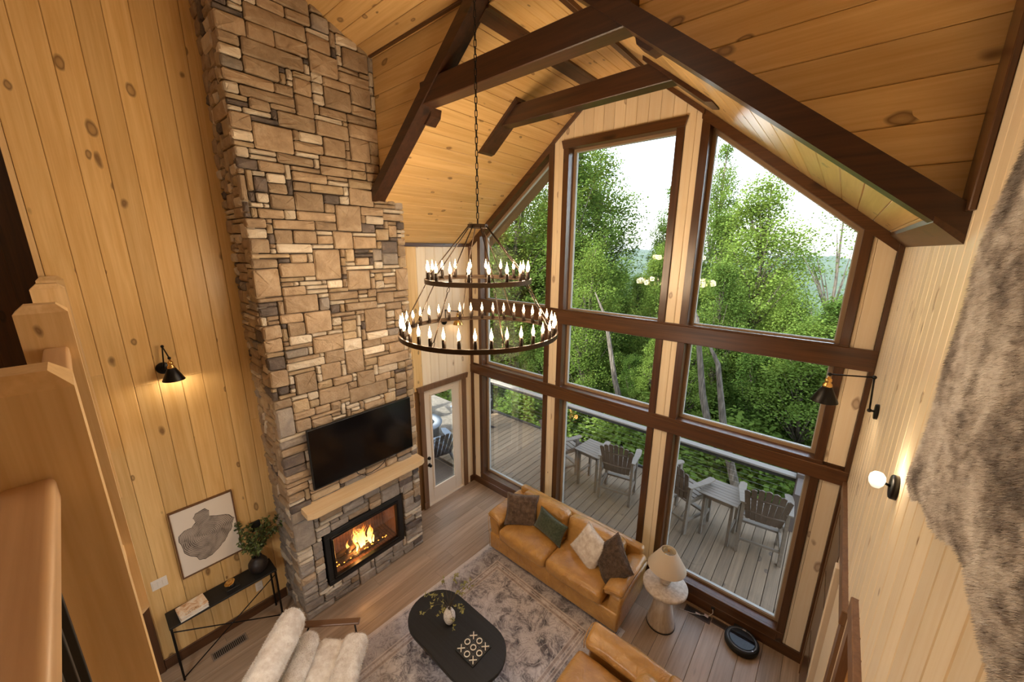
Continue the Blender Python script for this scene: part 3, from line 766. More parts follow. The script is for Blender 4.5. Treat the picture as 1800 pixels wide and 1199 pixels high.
# mantel
mt = MB(); MZ0, MZ1 = 1.408, 1.478
mt.prism([(D-.02, -3.12), (.742, -3.12), (.772, -3.065), (.772, -1.665), (.742, -1.61), (D-.02, -1.61)], 'z', MZ0, MZ1)
mt.prism([(D-.02, -3.075), (.715, -3.075), (.740, -3.03), (.740, -1.70), (.715, -1.655), (D-.02, -1.655)], 'z', MZ0-.03, MZ0)
mt.build('mantel_shelf', MANTEL, label='pale solid pine mantel shelf with clipped corners above the fire', cat='shelf')
# television
tv = empty('television', (D+.08, -2.35, 2.0), label='large black flat television hung on the stone chimney', cat='television')
def tvb(mb, name, mat):
    o = mb.build(name, mat, tv); o.location = (-(D+.08), 2.35, -2.0); return o
SCREEN = plain('tv_screen', (.004, .004, .005), .12)
tvb(MB().box(D+.045, D+.085, -2.985, -1.712, 1.655, 2.368, .006), 'housing', BLACKM)
tvb(MB().box(D+.0855, D+.087, -2.975, -1.722, 1.675, 2.360), 'screen', SCREEN)
tvb(MB().box(D+.01, D+.046, -2.60, -2.10, 1.85, 2.2), 'wall_mount', BLACKM)
tvb(MB().tube([(D+.05, -2.50, 1.66), (D+.045, -2.47, 1.60), (D+.05, -2.40, 1.55), (D+.05, -2.30, 1.545), (D+.045, -2.20, 1.56), (D+.045, -2.12, 1.60), (D+.04, -2.08, 1.66)], .005, 6), 'power_cable', BLACKM)
# ================================================================== patio door in the left wall
DOORP = plain('door_paint', (.78, .66, .52), .45)
dr = MB()
sl0, sl1, gz0, gz1 = -1.025, -.262, .26, 1.97
gy0, gy1 = -.895, -.415
dr.box(-.075, -.035, sl0, gy0, .02, 2.055, .004).box(-.075, -.035, gy1, sl1, .02, 2.055, .004)
dr.box(-.075, -.035, gy0, gy1, .02, gz0, .0).box(-.075, -.035, gy0, gy1, gz1, 2.055, .0)
d1 = dr.build('door_1', DOORP, kind='structure')
gb = MB(); q = .028
for (a, b, c, d) in ((gy0-.01, gy1+.01, gz0-.01, gz0+q), (gy0-.01, gy1+.01, gz1-q, gz1+.01), (gy0-.01, gy0+q, gz0+q, gz1-q), (gy1-q, gy1+.01, gz0+q, gz1-q)):
    gb.box(-.045, -.024, a, b, c, d, .006)
gb.build('glazing_bead', DOORP, d1)
MB().box(-.057, -.053, gy0, gy1, gz0, gz1).build('pane', GLASS, d1)
MB().lathe([(.0, .032), (.024, .030), (.027, .012), (.030, 0), (.0, 0)], 16, M=T(-.035, -.972, .872) @ RY(pi/2)).build('deadbolt', BLACK, d1)
MB().lathe([(0, .062), (.018, .060), (.027, .046), (.024, .032), (.011, .024), (.012, .010), (.031, .006), (.032, 0), (0, 0)], 16, M=T(-.035, -.972, .745) @ RY(pi/2)).build('door_knob', BLACK, d1)
hg = MB()
for z in (.25, 1.05, 1.85): hg.tube([(-.03, sl1+.006, z-.05), (-.03, sl1+.006, z+.05)], .007, 8)
hg.build('hinge', BLACK, d1)
jm = MB().box(-.16, .0, DY0, DY0+.018, 0, DZ).box(-.16, .0, DY1-.018, DY1, 0, DZ).box(-.16, .0, DY0, DY1, DZ-.016, DZ).box(-.17, .006, DY0, DY1, -.02, .016, .004)
jm.build('trim_21', DOORP, kind='structure')
cs = MB().box(.0, .024, DY0-.085, DY0+.005, 0, DZ+.005, .004).box(.0, .024, DY1-.005, DY1+.085, 0, DZ+.005, .004)
cs.prism([(DY0-.105, DZ+.005), (DY1+.105, DZ+.005), (DY1+.125, DZ+.09), (DY0-.125, DZ+.09)], 'x', 0.0, .034)
cs.box(0, .03, DY0-.095, DY0+.0, 0, .13, .004)
cs.build('trim_22', DOORTRIM, kind='structure')
# ================================================================== doorways low on the right wall
def cased(n, ya, yb, h, px, lip):
    mb = MB()
    mb.box(W-px, W+.02, ya, yb, h, h+.10, .004).box(W-px*.6, W+.02, ya, ya+.085, 0, h).box(W-px*.6, W+.02, yb-.085, yb, 0, h)
    mb.build('trim_%d' % n, DOORTRIM, kind='structure')
cased(23, -1.72, -.045, 2.10, .030, 0)
cased(24, -3.7, -1.88, 2.34, .030, 0)
rm = MB().box(W+.5, W+.55, -3.9, 0, 0, 2.8)
rm.build('wall_passage', DARK_Z, kind='structure')
CREAM = plain('cream_paint', (.72, .60, .44), .5)
d2 = MB().box(W-.012, W+.022, -.96, -.14, 0.01, 2.09, .004)
d2 = d2.build('door_2', DARK_Z, kind='structure')
for zz in (.25, .95, 1.55): MB().box(W-.016, W-.010, -.86, -.24, zz, zz+.42, .004).build('door_panel', DARK_Z, d2)
jb = MB().box(W-.05, W+.02, -1.20, -1.13, 0, 2.10, .004).box(W-.025, W+.02, -1.13, -1.0, 0, 2.10, .003)
jb.build('trim_25', CREAM, kind='structure')
MB().box(W-.052, W-.049, -1.185, -1.150, .98, 1.10, .001).build('strike_plate', plain('steel_plate', (.5, .48, .45), .3, Metallic=1), None, label='small steel strike plate on the cream door jamb', cat='plate')
jc = MB().box(W-.02, W+.02, -1.62, -1.26, 0, 2.10, .003); jc.build('door_3', CREAM, kind='structure')
# ================================================================== chandelier
CX, CY = 2.49, -2.235
cl = empty('chandelier', (CX, CY, 3.62), label='two-tier black iron wagon wheel chandelier with lit candle bulbs on a chain', cat='chandelier')
def clb(mb, name, mat, parent=None, **k):
    o = mb.build(name, mat, parent or cl, **k)
    if parent is None: o.location = (-CX, -CY, -3.62)
    return o
ZL, ZU, RL, RU, HUBZ = 3.575, 3.985, .625, .408, 4.41
for (zb, r, nm) in ((ZL, RL, 'lower_ring'), (ZU, RU, 'upper_ring')):
    prof = [(r-.007, 0), (r+.007, 0), (r+.007, .034), (r-.007, .034), (r-.007, 0)]
    clb(MB().lathe(prof, 72, (CX, CY, zb), close=False, smooth=False), nm, BRONZE)
    prof = [(r-.030, .008), (r-.006, .008), (r-.006, .014), (r-.030, .014), (r-.030, .008)]
    clb(MB().lathe(prof, 72, (CX, CY, zb), close=False, smooth=False), 'ring_flange', BRONZE)
clb(MB().lathe([(.062, 0), (.078, 0), (.078, .028), (.062, .028), (.062, 0)], 12, (CX, CY, HUBZ-.015), close=False, smooth=False).tube([(CX-.07, CY, HUBZ), (CX+.07, CY, HUBZ)], .006).tube([(CX, CY-.07, HUBZ), (CX, CY+.07, HUBZ)], .006).tube([(CX, CY, HUBZ), (CX, CY, HUBZ+.05)], .006), 'hub', BRONZE)
NROD = 8
for i in range(NROD):
    a = 2*pi*(i+.35)/NROD
    p0 = Vector((CX+.072*cos(a), CY+.072*sin(a), HUBZ)); p1 = Vector((CX+(RU-.0)*cos(a), CY+(RU-.0)*sin(a), ZU+.03))
    clb(MB().tube([p0, p1], .0045, 6), 'rod', BRONZE)
    a2 = a
    p0 = Vector((CX+RU*cos(a), CY+RU*sin(a), ZU)); p2 = Vector((CX+RL*cos(a2), CY+RL*sin(a2), ZL+.03))
    d_ = (p2-p0)
    mb = MB().tube([p0+d_*.10, p2-d_*.09], .0045, 6)
    for t in (.05, .955):
        c = p0+d_*t; u = d_.normalized(); s = u.cross(Vector((0, 0, 1))).normalized()
        mb.tube([c-u*.02, c-u*.012+s*.009, c+u*.012+s*.009, c+u*.02, c+u*.012-s*.009, c-u*.012-s*.009, c-u*.02], .0025, 5)
    clb(mb, 'rod', BRONZE)
chn = MB(); z = HUBZ+.05; i = 0
while z < 6.27:
    a = pi/2*(i % 2)+.4; s = Vector((cos(a), sin(a), 0))
    c = Vector((CX, CY, z+.026)); u = Vector((0, 0, 1))
    chn.tube([c-u*.026, c-u*.020+s*.008, c+u*.020+s*.008, c+u*.026, c+u*.020-s*.008, c-u*.020-s*.008, c-u*.026], .0032, 5)
    z += .043; i += 1
clb(chn, 'chain', BLACK)
clb(MB().lathe([(0, 6.27), (.03, 6.275), (.065, 6.30), (.065, 6.33), (0, 6.33)], 20, (CX, CY, 0)), 'ceiling_canopy', BLACK)
SLEEVE = plain('candle_sleeve', (.020, .011, .006), .5, Metallic=.5)
BULB = NT('candle_bulb'); _tc = BULB.n('ShaderNodeTexCoord'); _s = BULB.n('ShaderNodeSeparateXYZ'); BULB.l(_tc.outputs['Generated'], _s.inputs[0])
_e = BULB.n('ShaderNodeEmission'); BULB.l(BULB.ramp(_s.outputs[2], [(0, (1, .42, .12)), (.35, (1, .74, .40)), (1, (1, .60, .26))]), _e.inputs[0])
BULB.l(BULB.ramp(_s.outputs[2], [(0, (.12, .12, .12)), (.2, (.8, .8, .8)), (.55, (1, 1, 1)), (1, (.35, .35, .35))]), _e.inputs[1])
_mu = BULB.math('MULTIPLY', _e.inputs[1].links[0].from_socket, 34.0); BULB.l(_mu, _e.inputs[1]); BULB.l(_e.outputs[0], BULB.out.inputs[0]); BULB.m.cycles.emission_sampling = 'NONE'; BULB = BULB.m
sle = MB().lathe([(.0, .014), (.0130, .014), (.0130, .086), (.011, .089), (0, .089)], 10).mesh('candle')
bul = MB().lathe([(.006, .088), (.0080, .095), (.0118, .109), (.0112, .122), (.0062, .140), (.0028, .156), (.0008, .172)], 10).mesh('bulb')
for (zb, r, n) in ((ZL, RL, 36), (ZU, RU, 18)):
    for i in range(n):
        a = 2*pi*(i+.3)/n; p = ((r-.017)*cos(a), (r-.017)*sin(a), zb-3.62)
        c = link('candle', sle, SLEEVE, cl, T(*p)); link('bulb', bul, BULB, c)
for i in range(12):
    a = 2*pi*i/12; point_light('chandelier_light', (CX+.60*cos(a), CY+.60*sin(a), ZL+.13), 8.0, WARM, .045)
for i in range(6):
    a = 2*pi*i/6; point_light('chandelier_light', (CX+.39*cos(a), CY+.39*sin(a), ZU+.13), 8.0, WARM, .045)
# ================================================================== wall sconces
SHADEIN = plain('shade_inside', (.75, .68, .55), .5)
def cone_sconce(base, knuckle, tip, nrm, label, size=1.0, lit=3.0, shadem=None):
    base, knuckle, tip = map(Vector, (base, knuckle, tip)); nrm = Vector(nrm)
    e = empty('wall_sconce', base, label=label, cat='sconce')
    def b(mb, name, mat):
        o = mb.build(name, mat, e); o.location = -base; return o
    rot = nrm.to_track_quat('Z', 'Y').to_matrix().to_4x4()
    b(MB().lathe([(0, .020), (.050, .020), (.054, .016), (.054, 0), (0, 0)], 24, M=Matrix.Translation(base) @ rot), 'backplate', BLACK)
    j = base+nrm*.045
    mb = MB().tube([base, j], .008).tube([j, knuckle], .0055, 8).tube([knuckle, tip], .0055, 8)
    b(mb, 'arm', BLACK)
    mk = MB()
    for c in (j, knuckle, tip): mk.lathe([(0, -.014), (.010, -.010), (.014, 0), (.010, .010), (0, .014)], 10, tuple(c))
    b(mk, 'swivel_joint', BLACK)
    s = size; t = tuple(tip)
    b(MB().lathe([(.0, -.015), (.009, -.015), (.012, -.03), (.020, -.035), (.022, -.055), (.016, -.06), (.026, -.072), (.030, -.085), (.028, -.10), (0, -.10)], 16, t), 'socket', BRASS)
    b(MB().lathe([(.028*s, -.092), (.034*s, -.100), (.084*s, -.205), (.084*s, -.209), (.080*s, -.206), (.030*s, -.104)], 28, t, close=False), 'shade', shadem or BLACK)
    b(MB().lathe([(0, -.11), (.014, -.12), (.022, -.15), (.016, -.172), (0, -.180)], 12, t), 'bulb', emis('sconce_bulb', (1, .78, .5), 12))
    point_light('sconce_light', (tip.x, tip.y, tip.z-.19), lit, WARM, .02)
    return e
cone_sconce((0.0, -3.90, 3.150), (.05, -3.88, 3.36), (.15, -3.86, 3.265), (1, 0, 0), 'black cone wall sconce with brass socket on the left pine wall', .98, 3.5)
cone_sconce((W, -.83, 3.160), (W-.06, -.83, 3.40), (4.69, -.85, 3.375), (-1, 0, 0), 'black cone swing-arm sconce with brass socket reaching out from the right wall', .98, 3.0)
cone_sconce((0.0, -.58, 3.12), (.05, -.58, 3.30), (.13, -.40, 3.27), (1, 0, 0), 'small brass cone sconce above the patio door, seen through the chandelier', .98, .5, BRASS)
bs = empty('globe_sconce', (W, -2.04, 3.20), label='black round wall sconce with an upturned white glass bulb on the right wall', cat='sconce')
rot = Vector((-1, 0, 0)).to_track_quat('Z', 'Y').to_matrix().to_4x4()
MB().lathe([(0, .024), (.052, .024), (.056, .019), (.056, 0), (0, 0)], 28, M=rot).build('backplate', BLACK, bs)
MB().tube([(-.02, 0, 0), (-.045, 0, .008)], .006).build('arm', BLACK, bs)
GLB = NT('frosted_glow'); _tc = GLB.n('ShaderNodeTexCoord'); _s = GLB.n('ShaderNodeSeparateXYZ'); GLB.l(_tc.outputs['Generated'], _s.inputs[0])
GLB.l(GLB.n('ShaderNodeEmission').outputs[0], GLB.out.inputs[0]); _e = [n_ for n_ in GLB.t.nodes if n_.type == 'EMISSION'][0]
_e.inputs[0].default_value = (1, .86, .62, 1); GLB.l(GLB.ramp(_s.outputs[2], [(0, (.28, .28, .28)), (.5, (.6, .6, .6)), (.8, (1, 1, 1)), (1, (1, 1, 1))]), _e.inputs[1])
_mu = GLB.math('MULTIPLY', _e.inputs[1].links[0].from_socket, 3.0); GLB.l(_mu, _e.inputs[1]); GLB.m.cycles.emission_sampling = 'NONE'; GLB = GLB.m
MB().lathe([(0, -.040), (.016, -.038), (.026, -.022), (.030, 0), (.028, .018), (.018, .032), (0, .036)], 20, (-.070, 0, .016)).build('glass_bulb', GLB, bs)
point_light('globe_light', (W-.10, -2.04, 3.27), 2.2, WARM, .03)
# ================================================================== console table and what stands on it
co = empty('console_table', (.165, -3.83, 0), label='narrow black metal console table against the left wall', cat='console table')
MB().box(-.125, .125, -.465, .465, .650, .672, .003).build('tabletop', BLACKM, co)
for sx in (-1, 1):
    for sy in (-1, 1):
        MB().box(sx*.110-.009, sx*.110+.009, sy*.450-.009, sy*.450+.009, 0, .650).build('leg', BLACK, co)
MB().tube([(.108, -.44, .03), (.108, .44, .60)], .006, 6).tube([(.108, -.44, .60), (.108, .44, .03)], .006, 6).build('cross_brace', BLACK, co)
vp = empty('potted_branches', (.16, -3.50, .672), label='dark round vase of leafy green branches on the console table', cat='plant')
VASE = plain('dark_vase', (.020, .015, .014), .5)
MB().lathe([(0, 0), (.050, 0), (.080, .03), (.095, .075), (.092, .12), (.070, .155), (.045, .172), (.042, .190), (.050, .198), (.044, .196), (.036, .186), (.03, .15), (0, .14)], 28).build('vase', VASE, vp)
LEAFG = NT('sprig_leaf'); _oi = coords(LEAFG, 'x', 4, 4, False); _n = LEAFG.n('ShaderNodeTexNoise', Scale=5.0); LEAFG.l(_oi, _n.inputs['Vector'])
LEAFG = LEAFG.fin(LEAFG.ramp(_n.outputs['Fac'], [(.35, (.035, .055, .016)), (.65, (.12, .17, .045))]), .5)
STEM = plain('stem', (.09, .06, .03), .7)
def leaf(mb, p, d, n, L, wd):
    d = d.normalized(); s = d.cross(n).normalized(); n = s.cross(d).normalized()
    mb.add([p, p+d*L*.4+s*wd+n*.15*L*.3, p+d*L, p+d*L*.4-s*wd+n*.15*L*.3], [(0, 1, 2), (0, 2, 3)], False)
def branches(parent, base, n, spread, h, leafL, rnd, lm, sm, bias=(0, 0, 0), per=9, name_leaf='leaves', lim=None):
    st = MB(); lv = MB()
    for i in range(n):
        a = rnd.uniform(0, 2*pi); sp = spread*rnd.uniform(.35, 1); hh = h*rnd.uniform(.5, 1)
        end = Vector((cos(a)*sp+bias[0], sin(a)*sp+bias[1], hh+bias[2])); p0 = Vector(base)
        if lim: end.x = max(lim, end.x)
        pts = []
        for k in range(7):
            t = k/6; q = p0+Vector((end.x*t**1.4, end.y*t**1.4, end.z*(t**.85)))+Vector((rnd.uniform(-1, 1), rnd.uniform(-1, 1), 0))*.012*t
            pts.append(q)
        st.tube(pts, [.0028*(1-.6*k/6) for k in range(7)], 5)
        for k in range(2, 7):
            for _ in range(per//3 if k < 6 else per//2+1):
                q = pts[k]+Vector((rnd.gauss(0, 1), rnd.gauss(0, 1), rnd.gauss(0, 1)))*.018
                if lim: q.x = max(q.x, lim+.0)
                st.tube([pts[k], q], .001, 4)
                for _ in range(3):
                    leaf(lv, q, Vector((rnd.gauss(0, 1), rnd.gauss(0, 1), rnd.gauss(.3, 1))), Vector((rnd.gauss(0, 1), rnd.gauss(0, 1), 1)), leafL*rnd.uniform(.7, 1.2), leafL*.3)
    st.build('branch', sm, parent); lv.build(name_leaf, lm, parent, kind='stuff')
branches(vp, (0, 0, .16), 17, .27, .42, .034, random.Random(3), LEAFG, STEM, (.05, 0, .02), 14, lim=-.13)
PAPER = plain('paper_pages', (.72, .66, .56), .8)
def cover_art(name, c1, c2, c3, s):
    N = NT(name); v = coords(N, 'x', 1, 1, False); n_ = N.n('ShaderNodeTexNoise', Scale=s, Detail=4.0, Distortion=1.2); N.l(v, n_.inputs['Vector'])
    return N.fin(N.ramp(n_.outputs['Fac'], [(.35, c1), (.5, c2), (.62, c3)]), .4)
COV1 = cover_art('photo_cover', (.55, .30, .14), (.80, .62, .44), (.86, .78, .68), 14.0); COV2 = plain('white_cover', (.80, .77, .72), .45)
for i, (lab, cm, rz) in enumerate((('lower white coffee table book on the console table', COV2, .06), ('upper picture-covered coffee table book on the console table', COV1, .10))):
    bk = empty('book', (.20, -4.10, .672+.027*i), rz, label=lab, cat='book', group='books on the console')
    MB().box(-.082, .082, -.108, .108, .003, .023).build('pages', PAPER, bk)
    MB().box(-.086, .086, -.112, .112, 0, .003).box(-.086, .086, -.112, .112, .023, .026).box(-.088, -.085, -.112, .112, 0, .026).build('cover', cm, bk)
    if i == 1:
        # curly script title on the spine side
        tx = MB(); px = -.05
        for k in range(7):
            tx.tube([(.062+.012*sin(k*2.2), -.07+k*.016, .0265), (.072, -.064+k*.016, .0265), (.060+.006*cos(k*3), -.060+k*.016, .0265)], .0014, 4)
        tx.build('title_script', BLACKM, bk)
cn = empty('incense_burner', (.19, -3.76, .672), label='small black ornament holding a curved gold dish on the console', cat='ornament')
MB().box(-.045, .045, -.06, .06, 0, .018, .004).lathe([(0, .018), (.030, .018), (.024, .05), (0, .05)], 16).build('base', BLACKM, cn)
MB().lathe([(.0, .052), (.022, .055), (.045, .068), (.050, .078), (.046, .078), (.02, .062), (0, .058)], 18, M=RX(R_(14))).build('gold_dish', BRASS, cn)
# ---- framed print
ar = empty('framed_print', (.002, -3.848, 1.315), label='framed print of a grey tree slice hung on the left wall', cat='picture')
w_, h_ = .262, .385
fm = MB()
for (a, b, c, d) in ((-w_, w_, -h_, -h_+.012), (-w_, w_, h_-.012, h_), (-w_, -w_+.012, -h_+.012, h_-.012), (w_-.012, w_, -h_+.012, h_-.012)):
    fm.box(0, .030, a, b, c, d)
fm.build('frame', WALNUT, ar)
MB().box(.002, .020, -w_+.011, w_-.011, -h_+.011, h_-.011).build('paper', plain('print_paper', (.80, .74, .66), .7), ar)
prof = [(-.03,.29),(.02,.30),(.045,.26),(.04,.20),(.09,.17),(.15,.15),(.20,.12),(.235,.06),(.21,.0),(.20,-.05),(.16,-.10),(.12,-.16),(.06,-.21),(.0,-.25),(-.06,-.26),(-.11,-.24),(-.12,-.19),(-.17,-.15),(-.20,-.09),(-.205,-.02),(-.22,.05),(-.215,.11),(-.17,.15),(-.11,.15),(-.075,.19),(-.085,.24),(-.06,.28)]
pp = []
for i in range(len(prof)):
    a, b = prof[i], prof[(i+1) % len(prof)]
    for t in (0, .33, .66):
        rr_ = random.Random(i*10+int(t*10)); pp.append((a[0]+(b[0]-a[0])*t+rr_.uniform(-.003, .003), a[1]+(b[1]-a[1])*t+rr_.uniform(-.003, .003)-.01))
RING = NT('tree_rings'); _tc = RING.n('ShaderNodeTexCoord'); _nz = RING.n('ShaderNodeTexNoise', Scale=6.0, Detail=4.0); RING.l(_tc.outputs['Object'], _nz.inputs['Vector'])
_wv = RING.n('ShaderNodeTexWave', Scale=22.0, Distortion=3.0, Detail=4.0); _wv.wave_type = 'RINGS'; _wv.rings_direction = 'X'; RING.l(_tc.outputs['Object'], _wv.inputs['Vector'])
_n3 = RING.n('ShaderNodeTexNoise', Scale=9.0, Detail=6.0, Distortion=1.0); RING.l(_tc.outputs['Object'], _n3.inputs['Vector'])
_g = RING.math('ADD', RING.math('MULTIPLY', _wv.outputs['Fac'], .35), RING.math('MULTIPLY', _n3.outputs['Fac'], .75))
RING = RING.fin(RING.ramp(_g, [(.28, (.06, .052, .046)), (.72, (.46, .40, .35))]), .7)
MB().prism(pp, 'x', .0205, .0215).build('tree_slice', RING, ar)
MB().prism([(p[0]*1.02, p[1]*1.02) for p in pp], 'x', .0200, .0206).build('bark_line', BLACKM, ar)
# ---- switches, outlet, thermostat, floor vents
WHITE = plain('white_plastic', (.80, .76, .70), .4)
sw = empty('light_switch', (.0, -4.275, 1.0), label='white three-gang light switch plate near the left end of the pine wall', cat='switch')
MB().box(0, .006, -.060, .060, -.055, .055, .003).build('plate', WHITE, sw)
for k in (-1, 0, 1): MB().box(.006, .010, k*.036-.014, k*.036+.014, -.032, .032, .002).build('rocker', WHITE, sw)
sw['label'] = 'white switch plate with three rockers left of the framed print'
ou = empty('wall_outlet', (.0, -3.50, .345), label='white wall outlet under the console table', cat='outlet')
MB().box(0, .006, -.036, .036, -.058, .058, .003).build('plate', WHITE, ou); MB().box(.006, .008, -.018, .018, -.045, -.008).box(.006, .008, -.018, .018, .008, .045).build('sockets', plain('outlet_face', (.7, .66, .6), .4), ou)
MB().box(0, .022, -.045, .045, -.060, .060, .004).build('wall_control', BLACKM, mw=T(.0, -3.43, 1.14), label='small black control box on the wall behind the branches', cat='control box')
VENTM = plain('vent_bronze', (.10, .065, .045), .5, Metallic=.3)
def vent(x0, x1, y0, y1, n, lab, along='y', nrows=1, m=None):
    e = empty('floor_vent', ((x0+x1)/2, (y0+y1)/2, 0), label=lab, cat='vent', group='floor vents')
    a, b = (x1-x0)/2, (y1-y0)/2
    MB().box(-a+.008, a-.008, -b+.008, b-.008, .0002, .0012).build('dark_slot', BLACKM, e)
    f_ = MB()
    for q in ((-a, a, -b, -b+.016), (-a, a, b-.016, b), (-a, -a+.016, -b+.016, b-.016), (a-.016, a, -b+.016, b-.016)): f_.box(q[0], q[1], q[2], q[3], .0, .005, .0015)
    f_.build('frame', m or VENTM, e)
    for i in range(n):
        t = (i+.5)/n
        if along == 'y': y = -b+.016+(2*b-.032)*t; MB().box(-a+.016, a-.016, y-.0025, y+.0025, .0012, .0045).build('slat', m or VENTM, e)
        else: x = -a+.016+(2*a-.032)*t; MB().box(x-.0025, x+.0025, -b+.016, b-.016, .0012, .0045).build('slat', m or VENTM, e)
vent(.165, .285, -4.05, -3.73, 18, 'bronze floor vent on the floor in front of the console table', m=plain('vent_taupe', (.24, .19, .15), .5))
vent(3.845, 4.13, -.175, -.065, 20, 'floor vent beside the round side table under the right window', 'x')
vent(4.135, 4.30, -.13, -.045, 12, 'short floor vent next to the robot vacuum', 'x')
# cord with tags by the side table
cb = MB().tube([(3.80, -.20, .006), (3.93, -.16, .006), (4.02, -.12, .012), (4.10, -.08, .02), (4.13, -.05, .06), (4.12, -.03, .09)], .0035, 6)
ce_ = cb.build('power_cord', WHITE, label='white power cord with paper tags running from the lamp to the wall', cat='cord')
MB().box(-.026, .026, -.010, .010, 0, .0015, M=T(3.99, -.125, .012) @ RZ(.15) @ RY(.1)).box(-.022, .022, -.018, .018, 0, .0015, M=T(4.075, -.10, .022) @ RZ(.1) @ RY(.2)).build('tag', plain('tag_paper', (.85, .70, .66), .7), ce_)
MB().box(-.02, .02, -.012, .0, -.02, .02, .004, M=T(4.12, -.020, .10)).build('plug', BLACKM, ce_)
# ================================================================== rug
N = NT('rug_pattern'); tc = N.n('ShaderNodeTexCoord'); sx = N.n('ShaderNodeSeparateXYZ'); N.l(tc.outputs['Object'], sx.inputs[0])
RW, RL_ = 1.04, 1.55   # half sizes
ax = N.math('ABSOLUTE', sx.outputs[0]); ay = N.math('ABSOLUTE', sx.outputs[1])
ex = N.math('SUBTRACT', RW, ax); ey = N.math('SUBTRACT', RL_, ay); ed = N.math('MINIMUM', ex, ey)
n1 = N.n('ShaderNodeTexNoise', Scale=4.6, Detail=8.0, Roughness=.68, Distortion=.8); N.l(tc.outputs['Object'], n1.inputs['Vector'])
n2 = N.n('ShaderNodeTexNoise', Scale=30.0, Detail=5.0, Roughness=.75); N.l(tc.outputs['Object'], n2.inputs['Vector'])
# mirrored ornament
cx_ = N.n('ShaderNodeCombineXYZ'); N.l(ax, cx_.inputs[0]); N.l(ay, cx_.inputs[1])
n3 = N.n('ShaderNodeTexNoise', Scale=5.0, Detail=2.0, Distortion=1.5); N.l(cx_.outputs[0], n3.inputs['Vector'])
va = N.n('ShaderNodeVectorMath', operation='MULTIPLY_ADD'); va.inputs[1].default_value = (.22, .22, 0); N.l(n3.outputs['Color'], va.inputs[0]); N.l(cx_.outputs[0], va.inputs[2])
vo = N.n('ShaderNodeTexVoronoi', Scale=7.5); vo.feature = 'SMOOTH_F1'; N.l(va.outputs[0], vo.inputs['Vector'])
rings = N.math('SINE', N.math('MULTIPLY', vo.outputs['Distance'], 50.0))
v4 = N.n('ShaderNodeTexVoronoi', Scale=27.0); N.l(va.outputs[0], v4.inputs['Vector'])
base = N.ramp(n1.outputs['Fac'], [(.38, (.06, .06, .075)), (.45, (.26, .245, .265)), (.515, (.52, .49, .505)), (.66, (.72, .69, .70))])
line = N.math('MULTIPLY', N.math('SUBTRACT', rings, .55, clamp=True), 1.6, clamp=True)
col = N.mix(N.math('MULTIPLY', line, N.math('MULTIPLY', n2.outputs['Fac'], 1.5), clamp=True), base, (.70, .66, .63))
drk = N.math('MULTIPLY', N.math('SUBTRACT', N.math('MULTIPLY', rings, -1.0), .6, clamp=True), 1.6, clamp=True)
col = N.mix(N.math('MULTIPLY', drk, .7), col, (.17, .12, .11))
fl_ = N.math('LESS_THAN', v4.outputs['Distance'], .22)
col = N.mix(N.math('MULTIPLY', fl_, .28), col, (.13, .11, .12))
# border bands
def band(a, b, c, f):
    global col
    k = N.math('MULTIPLY', N.math('GREATER_THAN', ed, a), N.math('LESS_THAN', ed, b)); col = N.mix(N.math('MULTIPLY', k, f), col, c)
band(0, .045, (.58, .52, .48), .8); band(.045, .30, (.16, .14, .15), .35)
for (a, b, c) in ((.30, .315, (.62, .56, .52)), (.335, .345, (.62, .56, .52)), (.36, .375, (.60, .54, .5)), (.40, .412, (.60, .54, .5)), (.05, .06, (.6, .54, .5)), (.315, .335, (.28, .22, .20)), (.375, .40, (.30, .22, .19))): band(a, b, c, .62)
wornf = N.math('MULTIPLY', N.math('SUBTRACT', n2.outputs['Fac'], .42, clamp=True), 1.7, clamp=True)
col = N.mix(N.math('MULTIPLY', wornf, .45), col, (.58, .55, .56))
n5 = N.n('ShaderNodeTexNoise', Scale=260.0, Detail=2.0); N.l(tc.outputs['Object'], n5.inputs['Vector'])
RUG = N.fin(col, .95, n5.outputs['Fac'], .4, .004, Sheen_Weight=.2)
rug = MB().rbox((RW, RL_, .005), .004, 1, 20, 20, 1, M=T(0, 0, .0055)).build('area_rug', RUG, label='large distressed grey and mauve patterned rug under the sofas', cat='rug')
_rot = R_(-2.6)
_cor = Vector((1.345, -.80, 0)); rug.rotation_euler = (0, 0, _rot)
rug.location = _cor-(RZ(_rot) @ Vector((-RW, RL_, 0)))
RT = .011
# ================================================================== sofas
LE = NT('cognac_leather'); _v = coords(LE, 'x', 1, 1, False)
_n1 = LE.n('ShaderNodeTexNoise', Scale=5.0, Detail=5.0, Roughness=.6, Distortion=.6); LE.l(_v, _n1.inputs['Vector'])
_n2 = LE.n('ShaderNodeTexNoise', Scale=120.0, Detail=3.0); LE.l(_v, _n2.inputs['Vector'])
_n3 = LE.n('ShaderNodeTexNoise', Scale=7.0, Detail=3.0, Distortion=2.4); LE.l(_v, _n3.inputs['Vector'])
_h = LE.math('ADD', LE.math('MULTIPLY', _n2.outputs['Fac'], .10), _n3.outputs['Fac'])
LEATHER = LE.fin(LE.ramp(_n1.outputs['Fac'], [(.35, (.42, .215, .056)), (.58, (.54, .290, .080)), (.75, (.63, .36, .115))]), .30, _h, .45, .03, Coat_Weight=.4, Coat_Roughness=.25)
def wob(amp, sc, seed=0.0):
    def f(p): 
        q = p*sc+Vector((seed, seed*1.7, 0)); return p+Vector((mnoise.noise(q), mnoise.noise(q+Vector((9, 0, 0))), mnoise.noise(q+Vector((0, 9, 0)))))*amp
    return f
